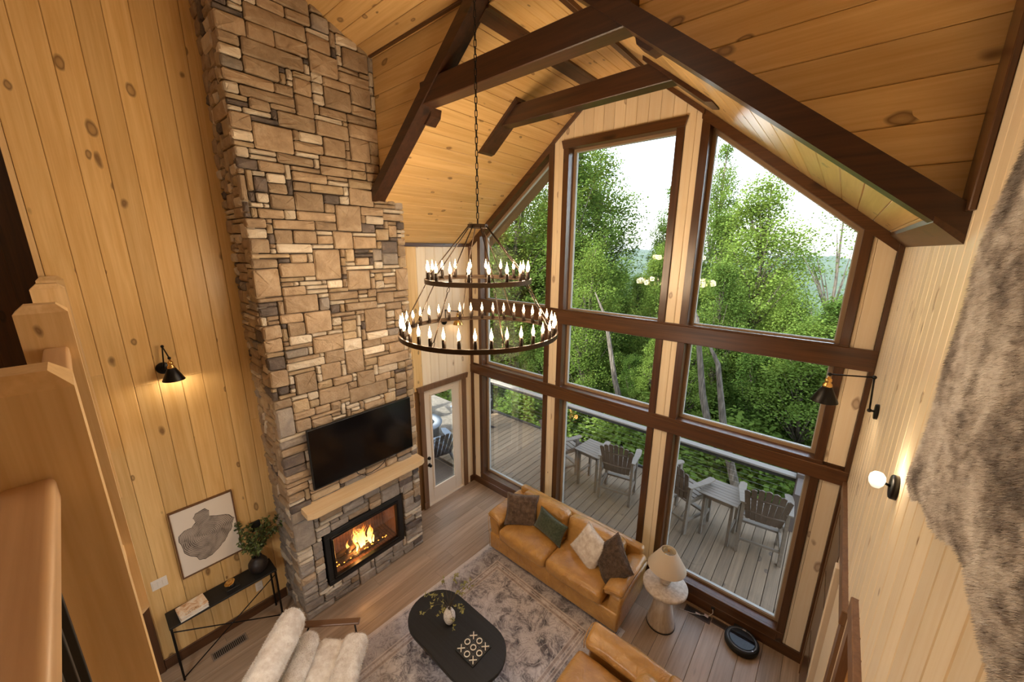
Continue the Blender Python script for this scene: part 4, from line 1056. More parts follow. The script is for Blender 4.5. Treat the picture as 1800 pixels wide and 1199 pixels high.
def make_sofa(name, label, loc, rz, width, depth, ncush, arms=(1, 1)):
    """local: x along the width, front towards -y, origin at floor centre of the front"""
    e = empty(name, loc, rz, label=label, cat='sofa', group='cognac leather sofas')
    hw = width/2; aw = .21
    b = MB().rbox((hw-.012, depth/2-.012, .125), .025, 2, 8, 4, 2, M=T(0, depth/2, .165), fn=wob(.004, 5))
    b.build('base', LEATHER, e)
    f_ = MB()
    for sx in (-1, 1):
        for y in (.08, depth-.08): f_.lathe([(.022, 0), (.026, .045)], 12, (sx*(hw-.1), y, 0))
    f_.build('feet', BLACKM, e)
    inner = hw-aw
    cw = 2*inner/ncush
    for i in range(ncush):
        cx = -inner+cw*(i+.5)
        def fn(p, cw=cw, i=i):
            q = Vector(p); u = q.x/(cw/2); v = q.y/.34
            if q.z > 0: q.z += .030*max(0, 1-u**4)*max(0, 1-v**4)
            q.y -= .018*max(0, 1-u*u)*(1 if q.y < 0 else 0)
            return wob(.006, 6, i*3.1)(q)
        MB().rbox((cw/2-.002, .345, .085), .055, 4, 12, 12, 2, M=T(cx, .315, .372), fn=fn).build('seat_cushion', LEATHER, e)
        def fb(p, cw=cw, i=i):
            q = Vector(p); u = q.x/(cw/2); w = q.z/.19
            if q.y < 0: q.y -= .028*max(0, 1-u**4)*max(0, 1-w**4)
            q.z += .012*max(0, 1-u**2) if q.z > 0 else 0
            return wob(.007, 6, 20+i*2.3)(q)
        MB().rbox((cw/2-.002, .10, .195), .075, 4, 12, 4, 8, M=T(cx, depth-.24, .575) @ RX(R_(-9)), fn=fb).build('back_cushion', LEATHER, e)
    MB().rbox((hw-.03, .065, .26), .05, 3, 10, 2, 8, M=T(0, depth-.085, .44) @ RX(R_(-4)), fn=wob(.004, 5, 7)).build('back_frame', LEATHER, e)
    for s in (-1, 1):
        if not arms[(s+1)//2]: continue
        # outward-leaning arm: slab plus a soft pad on top that flares outwards
        sl_ = MB(); x0 = s*(inner-.0)
        def fa(p, s=s):
            q = Vector(p); q.x += s*.035*((q.z+.2)/.4)**2; q.z += -.05*((q.y-.0)/.45) if False else 0
            return wob(.004, 6, 3)(q)
        sl_.rbox((.080, depth/2-.03, .215), .04, 3, 2, 10, 8, M=T(s*(hw-.090), depth/2-.0, .295), fn=fa)
        sl_.build('arm', LEATHER, e)
        def fp_(p, s=s):
            q = Vector(p); t = (q.y+depth/2)/depth
            q.z += .020*sin(pi*min(1, max(0, t)))-(.0 if q.x*s > 0 else .028*abs(q.x)/.1)
            return wob(.008, 7, 5)(q)
        MB().rbox((.118, depth/2-.04, .050), .046, 4, 6, 14, 2, M=T(s*(hw-.095), depth/2-.03, .548) @ RY(R_(s*-9)), fn=fp_).build('arm_pad', LEATHER, e)
        pts = [(s*(hw-.205), .012, .47), (s*(hw-.20), .006, .54), (s*(hw-.12), -.004, .575), (s*(hw-.03), -.002, .59), (s*(hw+.016), .01, .575), (s*(hw+.014), .06, .58), (s*(hw+.016), depth/2, .60), (s*(hw+.010), depth-.10, .585)]
        MB().tube(pts, .005, 6).tube([(s*(hw-.022), .0, .06), (s*(hw-.018), -.004, .30), (s*(hw-.0), .0, .56)], .004, 6).build('piping', LEATHER, e)
    return e
make_sofa('leather_sofa', 'two-seat cognac leather sofa standing along the window wall with four pillows', (2.39, -1.045, RT), 0, 1.985, .80, 2)
make_sofa('leather_sofa', 'cognac leather sofa at the bottom edge, facing the fireplace, mostly out of frame', (3.31, -2.42, RT), -pi/2, 1.86, .90, 2)
# ------------------------------------------------------------------ pillows
def fabric(name, c1, c2, sc=20, bs=.5, rough=.95, sheen=.3):
    N = NT(name); v = coords(N, 'x', 1, 1, False)
    a = N.n('ShaderNodeTexNoise', Scale=float(sc), Detail=6.0, Roughness=.65); N.l(v, a.inputs['Vector'])
    b = N.n('ShaderNodeTexNoise', Scale=sc*9.0, Detail=2.0); N.l(v, b.inputs['Vector'])
    h = N.math('ADD', N.math('MULTIPLY', b.outputs['Fac'], .4), a.outputs['Fac'])
    return N.fin(N.ramp(a.outputs['Fac'], [(.38, c1), (.62, c2)]), rough, h, bs, .012, Sheen_Weight=sheen)
PL_BROWN = fabric('brown_plush', (.080, .048, .030), (.19, .125, .080), 16, .8)
PL_DARK = fabric('umber_fur', (.055, .032, .019), (.14, .088, .054), 22, .8)
PL_GREEN = fabric('green_chenille', (.035, .050, .028), (.075, .095, .055), 40, .5)
PL_CREAM = fabric('cream_fur', (.66, .58, .50), (.92, .87, .80), 14, .8)
def fur(mb_src, n, L, wd, rnd, mat, name, parent, comb=(0, 0, -1), amt=.6, mw=None):
    """short hairs as bent slivers standing on the surface of mb_src"""
    bm = bmesh.new(); me = mb_src.mesh(); bm.from_mesh(me); bm.normal_update(); bmesh.ops.triangulate(bm, faces=bm.faces[:]); 
    fs = list(bm.faces); ar = [f.calc_area() for f in fs]; tot = sum(ar); out = MB(); vs = []; F = []
    comb = Vector(comb)
    for f, a in zip(fs, ar):
        c = n*a/tot; k = int(c)+(1 if rnd.random() < c-int(c) else 0)
        p0, p1, p2 = [v.co for v in f.verts]
        for _ in range(k):
            u, v = rnd.random(), rnd.random()
            if u+v > 1: u, v = 1-u, 1-v
            p = p0+(p1-p0)*u+(p2-p0)*v; nr = f.normal
            d = (nr*(1-amt*.6)+comb*amt+Vector((rnd.gauss(0, .3), rnd.gauss(0, .3), rnd.gauss(0, .3)))).normalized()
            l = L*rnd.uniform(.6, 1.2); s = d.cross(nr)
            if s.length < 1e-3: s = Vector((1, 0, 0))
            s = s.normalized()*wd
            tip = p+d*l+comb*l*.25
            i = len(vs); vs += [p-s, p+s, p+d*l*.55+s*.7, p+d*l*.55-s*.7, tip]; F += [[i, i+1, i+2, i+3], [i+3, i+2, i+4]]
    bm.free(); out.v = [tuple(q) for q in vs]; out.f = F; out.sm = [True]*len(F)
    return out.build(name, mat, parent, kind='stuff', mw=mw)
def pillow_mb(w, h, t, seed, tuft=0):
    n = 22; vs = []; idx = {}; fs = []
    for side in (1, -1):
        for i in range(n+1):
            for j in range(n+1):
                u, v = -1+2*i/n, -1+2*j/n
                if side == -1 and (i in (0, n) or j in (0, n)): idx[side, i, j] = idx[1, i, j]; continue
                x = w/2*u*(1-.10*(1-v*v)*abs(u)); z = h/2*v*(1-.10*(1-u*u)*abs(v))
                th = t/2*max(0, (1-u**4))**.55*max(0, (1-v**4))**.55
                if tuft:
                    th *= 1-.16*abs(sin(u*pi*tuft/2))**6-.16*abs(sin(v*pi*tuft/2))**6
                q = Vector((x*5+seed, z*5, side)); th *= 1+.16*mnoise.noise(q)
                idx[side, i, j] = len(vs); vs.append((x, side*th, z+.01*mnoise.noise(q*.6)))
        for i in range(n):
            for j in range(n):
                f = [idx[side, i, j], idx[side, i+1, j], idx[side, i+1, j+1], idx[side, i, j+1]]
                fs.append(f if side == -1 else f[::-1])
    mb = MB(); mb.add(vs, fs, True); return mb
def pillow(label, loc, rot, w, h, t, mat, seed, furL=0, tuft=0):
    e = empty('throw_pillow', loc, 0, label=label, cat='pillow', group='pillows on the leather sofa'); e.rotation_euler = rot
    mb = pillow_mb(w, h, t, seed, tuft); mb.build('cushion', mat, e)
    pts = []
    for k in range(41):
        a = k/40*4; sgm = int(a) % 4; f_ = a-int(a)
        u, v = [(-1+2*f_, -1), (1, -1+2*f_), (1-2*f_, 1), (-1, 1-2*f_)][sgm]
        pts.append((w/2*u*(1-.10*(1-v*v)*abs(u)), 0, h/2*v*(1-.10*(1-u*u)*abs(v))))
    MB().tube(pts, .004, 6).build('seam', mat, e)
    if furL: fur(mb, 6500, furL, .0016, random.Random(seed), mat, 'fur', e, (0, 0, -1), .35)
    return e
pillow('square brown plush pillow in the left corner of the long sofa', (1.755, -.735, .665), (R_(-24), R_(4), R_(36)), .46, .44, .16, PL_BROWN, 3, .010, 7)
pillow('green lumbar pillow beside the brown plush pillow', (2.22, -.70, .625), (R_(-26), R_(3), R_(-10)), .50, .29, .13, PL_GREEN, 5, 0)
pillow('cream faux fur pillow in the middle of the sofa', (2.82, -.70, .655), (R_(-30), R_(17), R_(-18)), .41, .41, .15, PL_CREAM, 8, .016)
pillow('dark brown faux fur pillow against the right arm of the sofa', (3.13, -.73, .675), (R_(-30), R_(28), R_(-38)), .46, .45, .17, PL_DARK, 11, .014)
# ================================================================== coffee table with its vase and game
CT = NT('black_ash'); _v = coords(CT, 'x', 2, 60, False); _n = CT.n('ShaderNodeTexNoise', Scale=1.0, Detail=4.0); CT.l(_v, _n.inputs['Vector'])
CTM = CT.fin(CT.ramp(_n.outputs['Fac'], [(.3, (.006, .006, .006)), (.7, (.013, .013, .014))]), .55, _n.outputs['Fac'], .1, .003)
ct = empty('coffee_table', (2.21, -2.372, RT), label='black racetrack-shaped coffee table in the middle of the rug', cat='coffee table')
def stadium(hx, r, n=14):
    return [(hx*1+r*cos(a), r*sin(a)) for a in [(-pi/2+pi*i/n) for i in range(n+1)]]+[(-hx+r*cos(a), r*sin(a)) for a in [(pi/2+pi*i/n) for i in range(n+1)]]
tp = MB(); tp.prism(stadium(.29, .306), 'z', .352, .356).prism(stadium(.29, .31), 'z', .356, .386).prism(stadium(.29, .306), 'z', .386, .389)
tp.build('tabletop', CTM, ct)
for s in (-1, 1):
    MB().prism([(s*.30+.10*cos(a), .17*sin(a)) for a in [2*pi*i/24 for i in range(24)]], 'z', 0, .352).build('leg', CTM, ct)
TZ = RT+.389
va_ = empty('bud_vase', (2.09, -2.345, TZ), label='white crackled vase with flowering twigs on the black coffee table', cat='vase')
CER = NT('crackle_ceramic'); _v = coords(CER, 'x', 1, 1, False); _vo = CER.n('ShaderNodeTexVoronoi', Scale=22.0); _vo.feature = 'DISTANCE_TO_EDGE'; CER.l(_v, _vo.inputs['Vector'])
CER = CER.fin(CER.ramp(_vo.outputs['Distance'], [(0, (.30, .22, .14)), (.035, (.80, .74, .66)), (1, (.84, .79, .72))]), .45)
MB().lathe([(0, 0), (.028, 0), (.048, .03), (.062, .075), (.060, .12), (.042, .16), (.024, .178), (.026, .188), (.022, .188), (.018, .17), (0, .15)], 28).build('vase', CER, va_)
TWL = fabric('twig_leaf', (.18, .17, .035), (.36, .33, .10), 30, .2, .6, 0)
rr = random.Random(21)
st = MB(); lv = MB()
for i in range(11):
    a = 2*pi*i/11+rr.uniform(-.3, .3); sp = rr.uniform(.10, .30) if i % 2 else rr.uniform(.18, .34); hh = rr.uniform(.10, .30)
    pts = [Vector((cos(a)*sp*t**1.3, sin(a)*sp*t**1.3, .17+hh*sin(t*pi*.55))) for t in [k/7 for k in range(8)]]
    st.tube(pts, [.0024*(1-.6*k/7) for k in range(8)], 5)
    for k in (5, 6, 7):
        if k < 7 and rr.random() < .4: continue
        for _ in range(3):
            q = pts[k]+Vector((rr.gauss(0, 1), rr.gauss(0, 1), rr.gauss(0, 1)))*.016
            st.tube([pts[k], q], .001, 4)
            for _ in range(4): leaf(lv, q, Vector((rr.gauss(0, 1), rr.gauss(0, 1), rr.gauss(.2, .7))), Vector((rr.gauss(0, .5), rr.gauss(0, .5), 1)), rr.uniform(.016, .030), .007)
st.build('twig', STEM, va_); lv.build('leaves', TWL, va_, kind='stuff')
IVORY = plain('ivory_piece', (.80, .72, .58), .4)
gb_ = empty('game_board', (2.474, -2.368, TZ), label='black square noughts and crosses board on the coffee table', cat='board game')
g_ = MB().box(-.126, .126, -.126, .126, 0, .014, .002); g_.build('base', plain('board_black', (.018, .018, .018), .5), gb_)
gr_ = MB()
for k in (-1, 1):
    gr_.box(k*.042-.002, k*.042+.002, -.120, .120, .014, .0155).box(-.120, .120, k*.042-.002, k*.042+.002, .014, .0155)
gr_.build('grid_lines', plain('grid_grey', (.09, .09, .09), .5), gb_)
for ix in (-1, 0, 1):
    for iy in (-1, 0, 1):
        cross = abs(ix) == 1 and abs(iy) == 1
        o_ = (2.474+ix*.084, -2.368+iy*.084, TZ+.0155)
        where = {(-1, -1): 'left corner', (-1, 1): 'top corner nearest the vase', (1, 1): 'right corner', (1, -1): 'bottom corner', (0, 0): 'centre', (0, 1): 'upper right edge', (0, -1): 'lower left edge', (1, 0): 'lower right edge', (-1, 0): 'upper left edge'}[ix, iy]
        if cross:
            m_ = MB()
            for a in (pi/4, -pi/4): m_.box(-.038, .038, -.0045, .0045, 0, .008, .001, M=RZ(a+R_(0)))
            m_.build('cross_piece', IVORY, mw=T(*o_), label='ivory cross piece on the %s of the game board' % where, cat='game piece', group='game pieces')
        else:
            m_ = MB().lathe([(.022, 0), (.030, 0), (.030, .008), (.022, .008), (.022, 0)], 28, close=False, smooth=False)
            m_.build('ring_piece', IVORY, mw=T(*o_), label='ivory ring piece at the %s of the game board' % where, cat='game piece', group='game pieces')
# ================================================================== side table, lamp, robot vacuum
TRV = NT('pale_stone_wood'); _v = coords(TRV, 'z', 1.5, 18, False); _n = TRV.n('ShaderNodeTexNoise', Scale=1.6, Detail=6.0, Distortion=.5); TRV.l(_v, _n.inputs['Vector'])
TRV = TRV.fin(TRV.ramp(_n.outputs['Fac'], [(.3, (.46, .37, .29)), (.6, (.64, .55, .46)), (.8, (.72, .64, .56))]), .6, _n.outputs['Fac'], .3, .01)
st_ = empty('side_table', (3.685, -.515, 0), label='round pale pedestal side table between the sofa and the window', cat='side table')
MB().lathe([(0, .508), (.225, .508), (.238, .518), (.240, .545), (.232, .556), (0, .556)], 48).build('tabletop', TRV, st_)
MB().lathe([(.155, .012), (.152, .03), (.125, .16), (.100, .30), (.088, .42), (.100, .508)], 36).build('pedestal', TRV, st_)
MB().lathe([(.158, 0), (.158, .014), (0, .014)], 36).build('foot_ring', BLACKM, st_)
lp = empty('table_lamp', (3.675, -.50, .556), label='cream table lamp with a coned fabric shade on the round side table', cat='lamp')
LBASE = fabric('plaster', (.60, .49, .38), (.74, .64, .53), 30, .3, .8, 0)
MB().lathe([(0, 0), (.040, 0), (.056, .012), (.074, .07), (.090, .14), (.100, .20), (.098, .225), (.07, .25), (.03, .26), (.012, .265), (.012, .33), (0, .33)], 32).build('base', LBASE, lp)
SHD = NT('linen_shade'); _d = SHD.n('ShaderNodeBsdfDiffuse'); _d.inputs[0].default_value = (.80, .70, .56, 1); _tl = SHD.n('ShaderNodeBsdfTranslucent'); _tl.inputs[0].default_value = (.75, .62, .46, 1)
_m = SHD.n('ShaderNodeMixShader'); _m.inputs[0].default_value = .35; SHD.l(_d.outputs[0], _m.inputs[1]); SHD.l(_tl.outputs[0], _m.inputs[2]); SHD.l(_m.outputs[0], SHD.out.inputs[0]); SHD = SHD.m
MB().lathe([(.205, .215), (.080, .430), (.076, .430), (.201, .213), (.205, .215)], 48, close=False).build('lamp_shade', SHD, lp)
sp_ = MB()
for k in range(3):
    a = 2*pi*k/3; sp_.tube([(0, 0, .415), (.075*cos(a), .075*sin(a), .424)], .002, 5)
sp_.lathe([(.0, .41), (.010, .415), (.007, .44), (0, .445)], 10).tube([(.05*cos(q/12*2*pi), .05*sin(q/12*2*pi), .425) for q in range(13)], .0018, 5)
sp_.build('finial_spider', BRASS, lp)
rv = empty('robot_vacuum', (4.455, -.195, 0), label='round black robot vacuum docked under the right window', cat='vacuum')
GLOSSB = plain('gloss_black', (.006, .007, .009), .08)
MB().lathe([(0, .006), (.150, .006), (.163, .018), (.166, .040), (.166, .066), (.158, .078), (.150, .080), (0, .080)], 48).build('body', BLACKM, rv)
MB().lathe([(.148, .080), (.150, .083), (.130, .0835), (.128, .080)], 48, close=False).build('rim', plain('grey_rim', (.08, .085, .09), .3), rv)
MB().prism([(.120*cos(a), .120*sin(a)) for a in [R_(-200+q*220/24) for q in range(25)]], 'z', .080, .085).build('lid', GLOSSB, rv)
MB().box(-.018, .018, .125, .145, .079, .084, .002).box(.105, .120, -.085, -.070, .079, .085, .002).build('button', plain('silver_button', (.5, .5, .52), .3, Metallic=.8), rv)
MB().box(-.08, .08, -.022, .02, 0, .075, .006).box(-.075, .075, -.06, -.022, 0, .01, .002).build('charging_dock', plain('dock_black', (.02, .02, .02), .35), mw=T(4.43, -.045, 0), label='black charging dock against the baseboard behind the robot vacuum', cat='dock')
# ================================================================== lounge chair
SHP = fabric('sheepskin', (.68, .59, .49), (.90, .84, .75), 12, .9, .95, .5)
lc = empty('lounge_chair', (1.53, -3.50, 0), R_(45), label='cream sheepskin lounge chair with flat walnut arms by the fireplace', cat='armchair')
def pad(hx, hy, hz, r, x, z, ang, name, seed, fl=.010):
    def fn(p):
        q = Vector(p); u = q.y/hy
        q.z += .02*max(0, 1-u**2)*(1 if q.z > 0 else 0)
        q.x *= 1-.05*abs(u)**3
        return wob(.012, 5, seed)(q)
    M = T(x, 0, z) @ RY(ang)
    mb = MB().rbox((hx, hy, hz), r, 4, 8, 14, 2, M=M, fn=fn)
    mb.build(name, SHP, lc)
    fur(mb, 5200, .016, .0016, random.Random(seed), SHP, 'fleece', lc, (0, 0, -1), .15)
pad(.120, .355, .080, .076, .285, .385, R_(8), 'seat_front_roll', 31)
pad(.150, .345, .070, .066, .06, .345, R_(4), 'seat_cushion', 32)
pad(.125, .350, .082, .076, -.170, .430, R_(-55+180), 'lower_back_cushion', 33)
pad(.225, .358, .115, .105, -.335, .650, R_(-56+180), 'back_cushion', 34)
for s in (-1, 1):
    MB().box(-.27, .30, s*.412-.034, s*.412+.034, .500, .524, .006).build('armrest', WALNUT, lc)
    MB().tube([(.25, s*.40, .50), (.28, s*.40, 0)], .009, 8).build('leg', BLACK, lc)
    MB().tube([(-.20, s*.40, .50), (-.40, s*.40, 0)], .009, 8).build('leg', BLACK, lc)
    MB().tube([(.26, s*.39, .30), (-.20, s*.39, .27), (-.46, s*.34, .62)], .009, 8).build('side_rail', BLACK, lc)
# ================================================================== loft railing
def newel(x0, x1, label, yo=0.0, h=4.02, kind='railing post'):
    ya, yb = -4.492+yo, -4.352+yo; c = .028
    mb = MB()
    cx, cy = (x0+x1)/2, (ya+yb)/2; hx, hy = (x1-x0)/2, (yb-ya)/2
    vs = []; fs = []
    def ring(z, s): 
        k = len(vs); vs.extend([(cx-hx+s, cy-hy+s, z), (cx+hx-s, cy-hy+s, z), (cx+hx-s, cy+hy-s, z), (cx-hx+s, cy+hy-s, z)]); return k
    e_ = .0
    rs = [ring(2.45, c), ring(2.45+c*1.6, e_), ring(h-c*1.1, e_), ring(h, c)]
    for a, b in zip(rs[:-1], rs[1:]):
        for i in range(4): fs.append([a+i, a+(i+1) % 4, b+(i+1) % 4, b+i])
    fs += [[rs[0]+3-i for i in range(4)], [rs[-1]+i for i in range(4)]]
    mb.add(vs, fs); return mb.build('newel_post', PINE_Z, label=label, cat='post', group='loft railing posts')
newel(3.41, 3.55, 'nearest pine newel post, biggest at the lower left', -.004)
newel(2.13, 2.27, 'second pine newel post with a rail end in front')
newel(.84, .98, 'third pine newel post, just before the wall post')
newel(.006, .075, 'small half post fixed to the left pine wall')
def handrail(x0, x1, label, yc=-4.410, zc=3.822):
    e = empty('railing_bay', ((x0+x1)/2, yc, zc), label=label, cat='railing', group='loft railing bays')
    hx = (x1-x0)/2+.003
    MB().rbox((hx, .034, .027), .012, 3, 6, 1, 1, M=T(0, -.0, 0)).build('handrail', RAILW, e)
    MB().box(-hx, hx, -.03, .03, -1.0, -.94, .004).build('bottom_rail', PINE_X, e)
    n = max(3, int(round((x1-x0)/.105)))
    for i in range(1, n):
        x = -hx+2*hx*i/n; MB().box(x-.008, x+.008, -.008, .008, -.94, -.026, .001).build('baluster', BLACKM, e)
handrail(3.55, W-.001, 'nearest railing bay with black balusters at the lower left corner', -4.445, 3.795)
handrail(2.27, 3.41, 'short railing bay between the first and second newel posts')
handrail(.98, 2.13, 'railing bay hidden behind the second newel post')
handrail(.075, .84, 'railing bay next to the left wall')
# ================================================================== hide on the right wall
OUT = [(-2.515, 4.46), (-2.47, 4.38), (-2.435, 4.31), (-2.41, 4.25), (-2.43, 4.11), (-2.43, 3.96), (-2.43, 3.80), (-2.42, 3.66), (-2.385, 3.53), (-2.345, 3.44), (-2.385, 3.36), (-2.44, 3.355), (-2.52, 3.40), (-2.607, 3.432), (-2.73, 3.425), (-2.84, 3.455), (-2.97, 3.515), (-3.086, 3.53), (-3.20, 3.50), (-3.286, 3.484), (-3.36, 3.48), (-3.50, 3.45), (-3.62, 3.36), (-3.72, 3.30), (-3.82, 3.38), (-3.80, 3.60), (-3.86, 3.9), (-3.84, 4.2), (-3.86, 4.5), (-3.72, 4.66), (-3.55, 4.58), (-3.2, 4.60), (-2.95, 4.68), (-2.72, 4.76), (-2.58, 4.66), (-2.56, 4.54)]
def inside(y, z):
    c = False; n = len(OUT); j = n-1
    for i in range(n):
        yi, zi = OUT[i]; yj, zj = OUT[j]
        if (zi > z) != (zj > z) and y < (yj-yi)*(z-zi)/(zj-zi)+yi: c = not c
        j = i
    return c
def edgedist(y, z):
    best = 9
    for i in range(len(OUT)):
        a = Vector(OUT[i]); b = Vector(OUT[(i+1) % len(OUT)]); p = Vector((y, z)); ab = b-a
        t = max(0, min(1, (p-a).dot(ab)/ab.dot(ab))); best = min(best, (a+ab*t-p).length)
    return best
hb = MB(); st_p = .02; vid = {}
def HV(i, j):
    if (i, j) in vid: return vid[i, j]
    y, z = -3.90+i*st_p, 3.28+j*st_p; e = edgedist(y, z)
    x = W-.012-.020*min(1, e/.06)-.014*(.5+.5*mnoise.noise(Vector((y*4, z*4, 0))))*min(1, e/.1)
    vid[i, j] = len(hb.v); hb.v.append((x, y, z)); return vid[i, j]
for i in range(80):
    for j in range(76):
        y, z = -3.90+(i+.5)*st_p, 3.28+(j+.5)*st_p
        if inside(y, z): hb.f.append([HV(i, j), HV(i, j+1), HV(i+1, j+1), HV(i+1, j)]); hb.sm.append(True)
# pull the border vertices onto the outline
cnt = {}
for f in hb.f:
    for a in f: cnt[a] = cnt.get(a, 0)+1
for a, c in cnt.items():
    if c < 4:
        x, y, z = hb.v[a]; best = None
        for i in range(len(OUT)):
            p0 = Vector(OUT[i]); p1 = Vector(OUT[(i+1) % len(OUT)]); p = Vector((y, z)); ab = p1-p0
            t = max(0, min(1, (p-p0).dot(ab)/ab.dot(ab))); q = p0+ab*t
            if best is None or (q-p).length < best[0]: best = ((q-p).length, q)
        hb.v[a] = (W-.014, best[1].x, best[1].y)
HD = NT('grey_brown_hide'); _v = coords(HD, 'x', 1, 1, False)
_a = HD.n('ShaderNodeTexNoise', Scale=3.2, Detail=4.0, Roughness=.6, Distortion=.5); HD.l(_v, _a.inputs['Vector'])
_b = HD.n('ShaderNodeTexNoise', Scale=30.0, Detail=3.0, Roughness=.6); HD.l(_v, _b.inputs['Vector'])
_g = HD.math('ADD', HD.math('MULTIPLY', _a.outputs['Fac'], .62), HD.math('MULTIPLY', _b.outputs['Fac'], .38))
HIDE = HD.fin(HD.ramp(_g, [(.40, (.15, .13, .12)), (.47, (.40, .36, .335)), (.52, (.66, .62, .585)), (.60, (.92, .90, .88))]), .85, Sheen_Weight=.4)
hide = empty('fur_hide', (W, -3.1, 4.0), label='large grey and tan animal hide hanging on the right pine wall', cat='hide')
ho = hb.build('skin', HIDE, hide); ho.location = (-W, 3.1, -4.0)
# orient normals towards the room for the hairs
for k, f in enumerate(hb.f):
    a, b, c = [Vector(hb.v[q]) for q in f[:3]]
    if (b-a).cross(c-a).x > 0: hb.f[k] = f[::-1]
fo_ = fur(hb, 130000, .014, .0009, random.Random(2), HIDE, 'fur', hide, (0, .25, -1), .55); fo_.location = (-W, 3.1, -4.0)
# ================================================================== outdoors: deck
DZF = -.10
dk = MB().box(-2.0, 5.6, .18, 2.62, DZF-.06, DZF-.028).box(-4.2, -.2, -4.3, .17, DZF-.06, DZF-.028)
dk = dk.build('deck', MORTAR, kind='structure')
x = -2.0; i = 0
while x < 5.55:
    plank(dk, DECK, (x, 0, DZF), (0, 1, 0), (1, 0, 0), (0, 0, 1), (.175, 2.62), (.175, 2.62), .142, .028, .007, .003); x += .142
y = -4.3
while y < .1:
    plank(dk, DECK, (0, y, DZF), (1, 0, 0), (0, 1, 0), (0, 0, 1), (-4.2, -.21), (-4.2, -.21), min(.142, .165-y), .028, .007, .003); y += .142
MB().box(-2.0, 5.6, 2.62, 2.66, DZF-.3, DZF+.035, .004).build('deck_fascia', plain('fascia_grey', (.42, .38, .33), .8), kind='structure')
# outside cladding below and beside the windows keeps daylight out of the house
MB().box(W+.16, W+1.2, -.02, .16, -.1, 5).build('wall_outer', DECK, kind='structure')
# railing
RAILG = plain('railing_grey', (.28, .25, .22), .7); RAILD = plain('railing_dark', (.035, .035, .035), .5)
RY_ = 2.50
def deck_rail(x0, x1, label):
    e = empty('deck_railing', ((x0+x1)/2, RY_, DZF), label=label, cat='railing', group='deck railing bays')
    h = (x1-x0)/2
    MB().box(-h, h, -.07, .07, .92, .955, .006).build('cap_rail', RAILG, e)
    MB().box(-h, h, -.022, .022, .845, .915, .003).build('top_rail', RAILD, e)
    MB().box(-h, h, -.022, .022, .085, .135, .003).build('bottom_rail', RAILD, e)
    MB().box(-h, -h+.09, -.045, .045, 0, .92, .004).build('rail_post', RAILD, e)
    cbl = MB()
    for k in range(7): cbl.tube([(-h, 0, .21+k*.095), (h, 0, .21+k*.095)], .0013, 5)
    cbl.build('cables', plain('cable_steel', (.45, .45, .43), .35, Metallic=.9), e)
for (a, b, lab) in ((-2.0, .0, 'deck railing bay seen through the left window'), (.0, 2.35, 'deck railing bay behind the left pair of deck chairs'), (2.35, 4.62, 'deck railing bay behind the right pair of deck chairs'), ):
    deck_rail(a, b, lab)
MB().box(-.07, .07, -.07, .07, 0, 1.02, .006).box(-.05, .05, -.6, -.0, .92, .955).build('corner_post', plain('post_brown', (.13, .10, .085), .7), mw=T(4.69, RY_, DZF), label='dark corner post at the right end of the deck railing', cat='post')
# ------------------------------------------------------------------ tall deck chairs
PLY = wood('poly_lumber', 'z', (.17, .13, .10), (.11, .08, .06), (.05, .03, .02), 0, .6, .14)
PLYG = wood('poly_lumber_pale', 'x', (.27, .225, .18), (.20, .165, .13), (.05, .03, .02), 0, .6, .10)
def make_deck_chair():
    """local: faces +y, origin on the floor under the seat centre"""
    e = empty('deck_chair')
    SH = .60; hw = .255
    for k in range(5):
        y = -.20+k*.092; z = SH+.02*(k-2)*.4
        MB().box(-hw, hw, y, y+.082, z-.018, z, .003).build('seat_slat', PLYG, e)
    for k in range(7):
        t = (k-3)/3; w_ = .062
        ang = t*R_(7); H = .62-.09*t*t
        M = T(t*.185, -.215-.02*(1-t*t), SH-.04) @ RX(R_(15)) @ RY(ang)
        MB().prism([(-w_/2, 0), (w_/2, 0), (w_/2*1.12, H-.01), (0, H+.008), (-w_/2*1.12, H-.01)], 'y', -.009, .009, M=M).build('back_slat', PLY, e)
    MB().tube([(-.25, -.26, SH+.12), (-.12, -.275, SH+.11), (0, -.28, SH+.105), (.12, -.275, SH+.11), (.25, -.26, SH+.12)], .017, 6).build('back_brace', PLY, e)
    MB().tube([(-.20, -.335, SH+.37), (0, -.36, SH+.37), (.20, -.335, SH+.37)], .013, 6).build('upper_brace', PLY, e)
    for s in (-1, 1):
        MB().prism([(s*.235, -.30), (s*.315, -.30), (s*.345, .10), (s*.33, .24), (s*.285, .27), (s*.235, .24), (s*.245, 0)], 'z', SH+.225, SH+.245).build('armrest', PLYG, e)
        MB().box(s*.265-.02, s*.265+.02, .16, .225, 0, SH+.225, .004).build('leg', PLYG, e)
        MB().prism([(-.30, 0), (-.24, 0), (-.215, SH+.22), (-.275, SH+.22)], 'x', s*.265-.02, s*.265+.02).build('leg', PLYG, e)
        MB().box(s*.255-.015, s*.255+.015, -.26, .20, .20, .245, .003).build('side_stretcher', PLYG, e)
        MB().box(s*.252-.014, s*.252+.014, -.26, .24, SH-.085, SH-.022, .003).build('seat_rail', PLYG, e)
    MB().box(-.25, .25, .175, .255, .20, .235, .003).build('footrest', PLYG, e)
    MB().box(-.25, .25, -.285, -.255, .20, .235, .003).build('rear_stretcher', PLYG, e)
    MB().box(-.25, .25, .215, .24, SH-.085, SH-.012, .003).build('front_apron', PLYG, e)
    return e
c0 = make_deck_chair()
places = [((.98, 1.45), -22, 'deck chair left of the left small table, half hidden by the window post'),
          ((2.17, 1.53), 12, 'deck chair on the right of the left small table, back to the window'),
          ((3.27, 1.62), -22, 'deck chair on the left of the right small table, turned towards it'),
          ((4.33, 1.74), 8, 'rightmost deck chair, back to the window, near the corner post')]
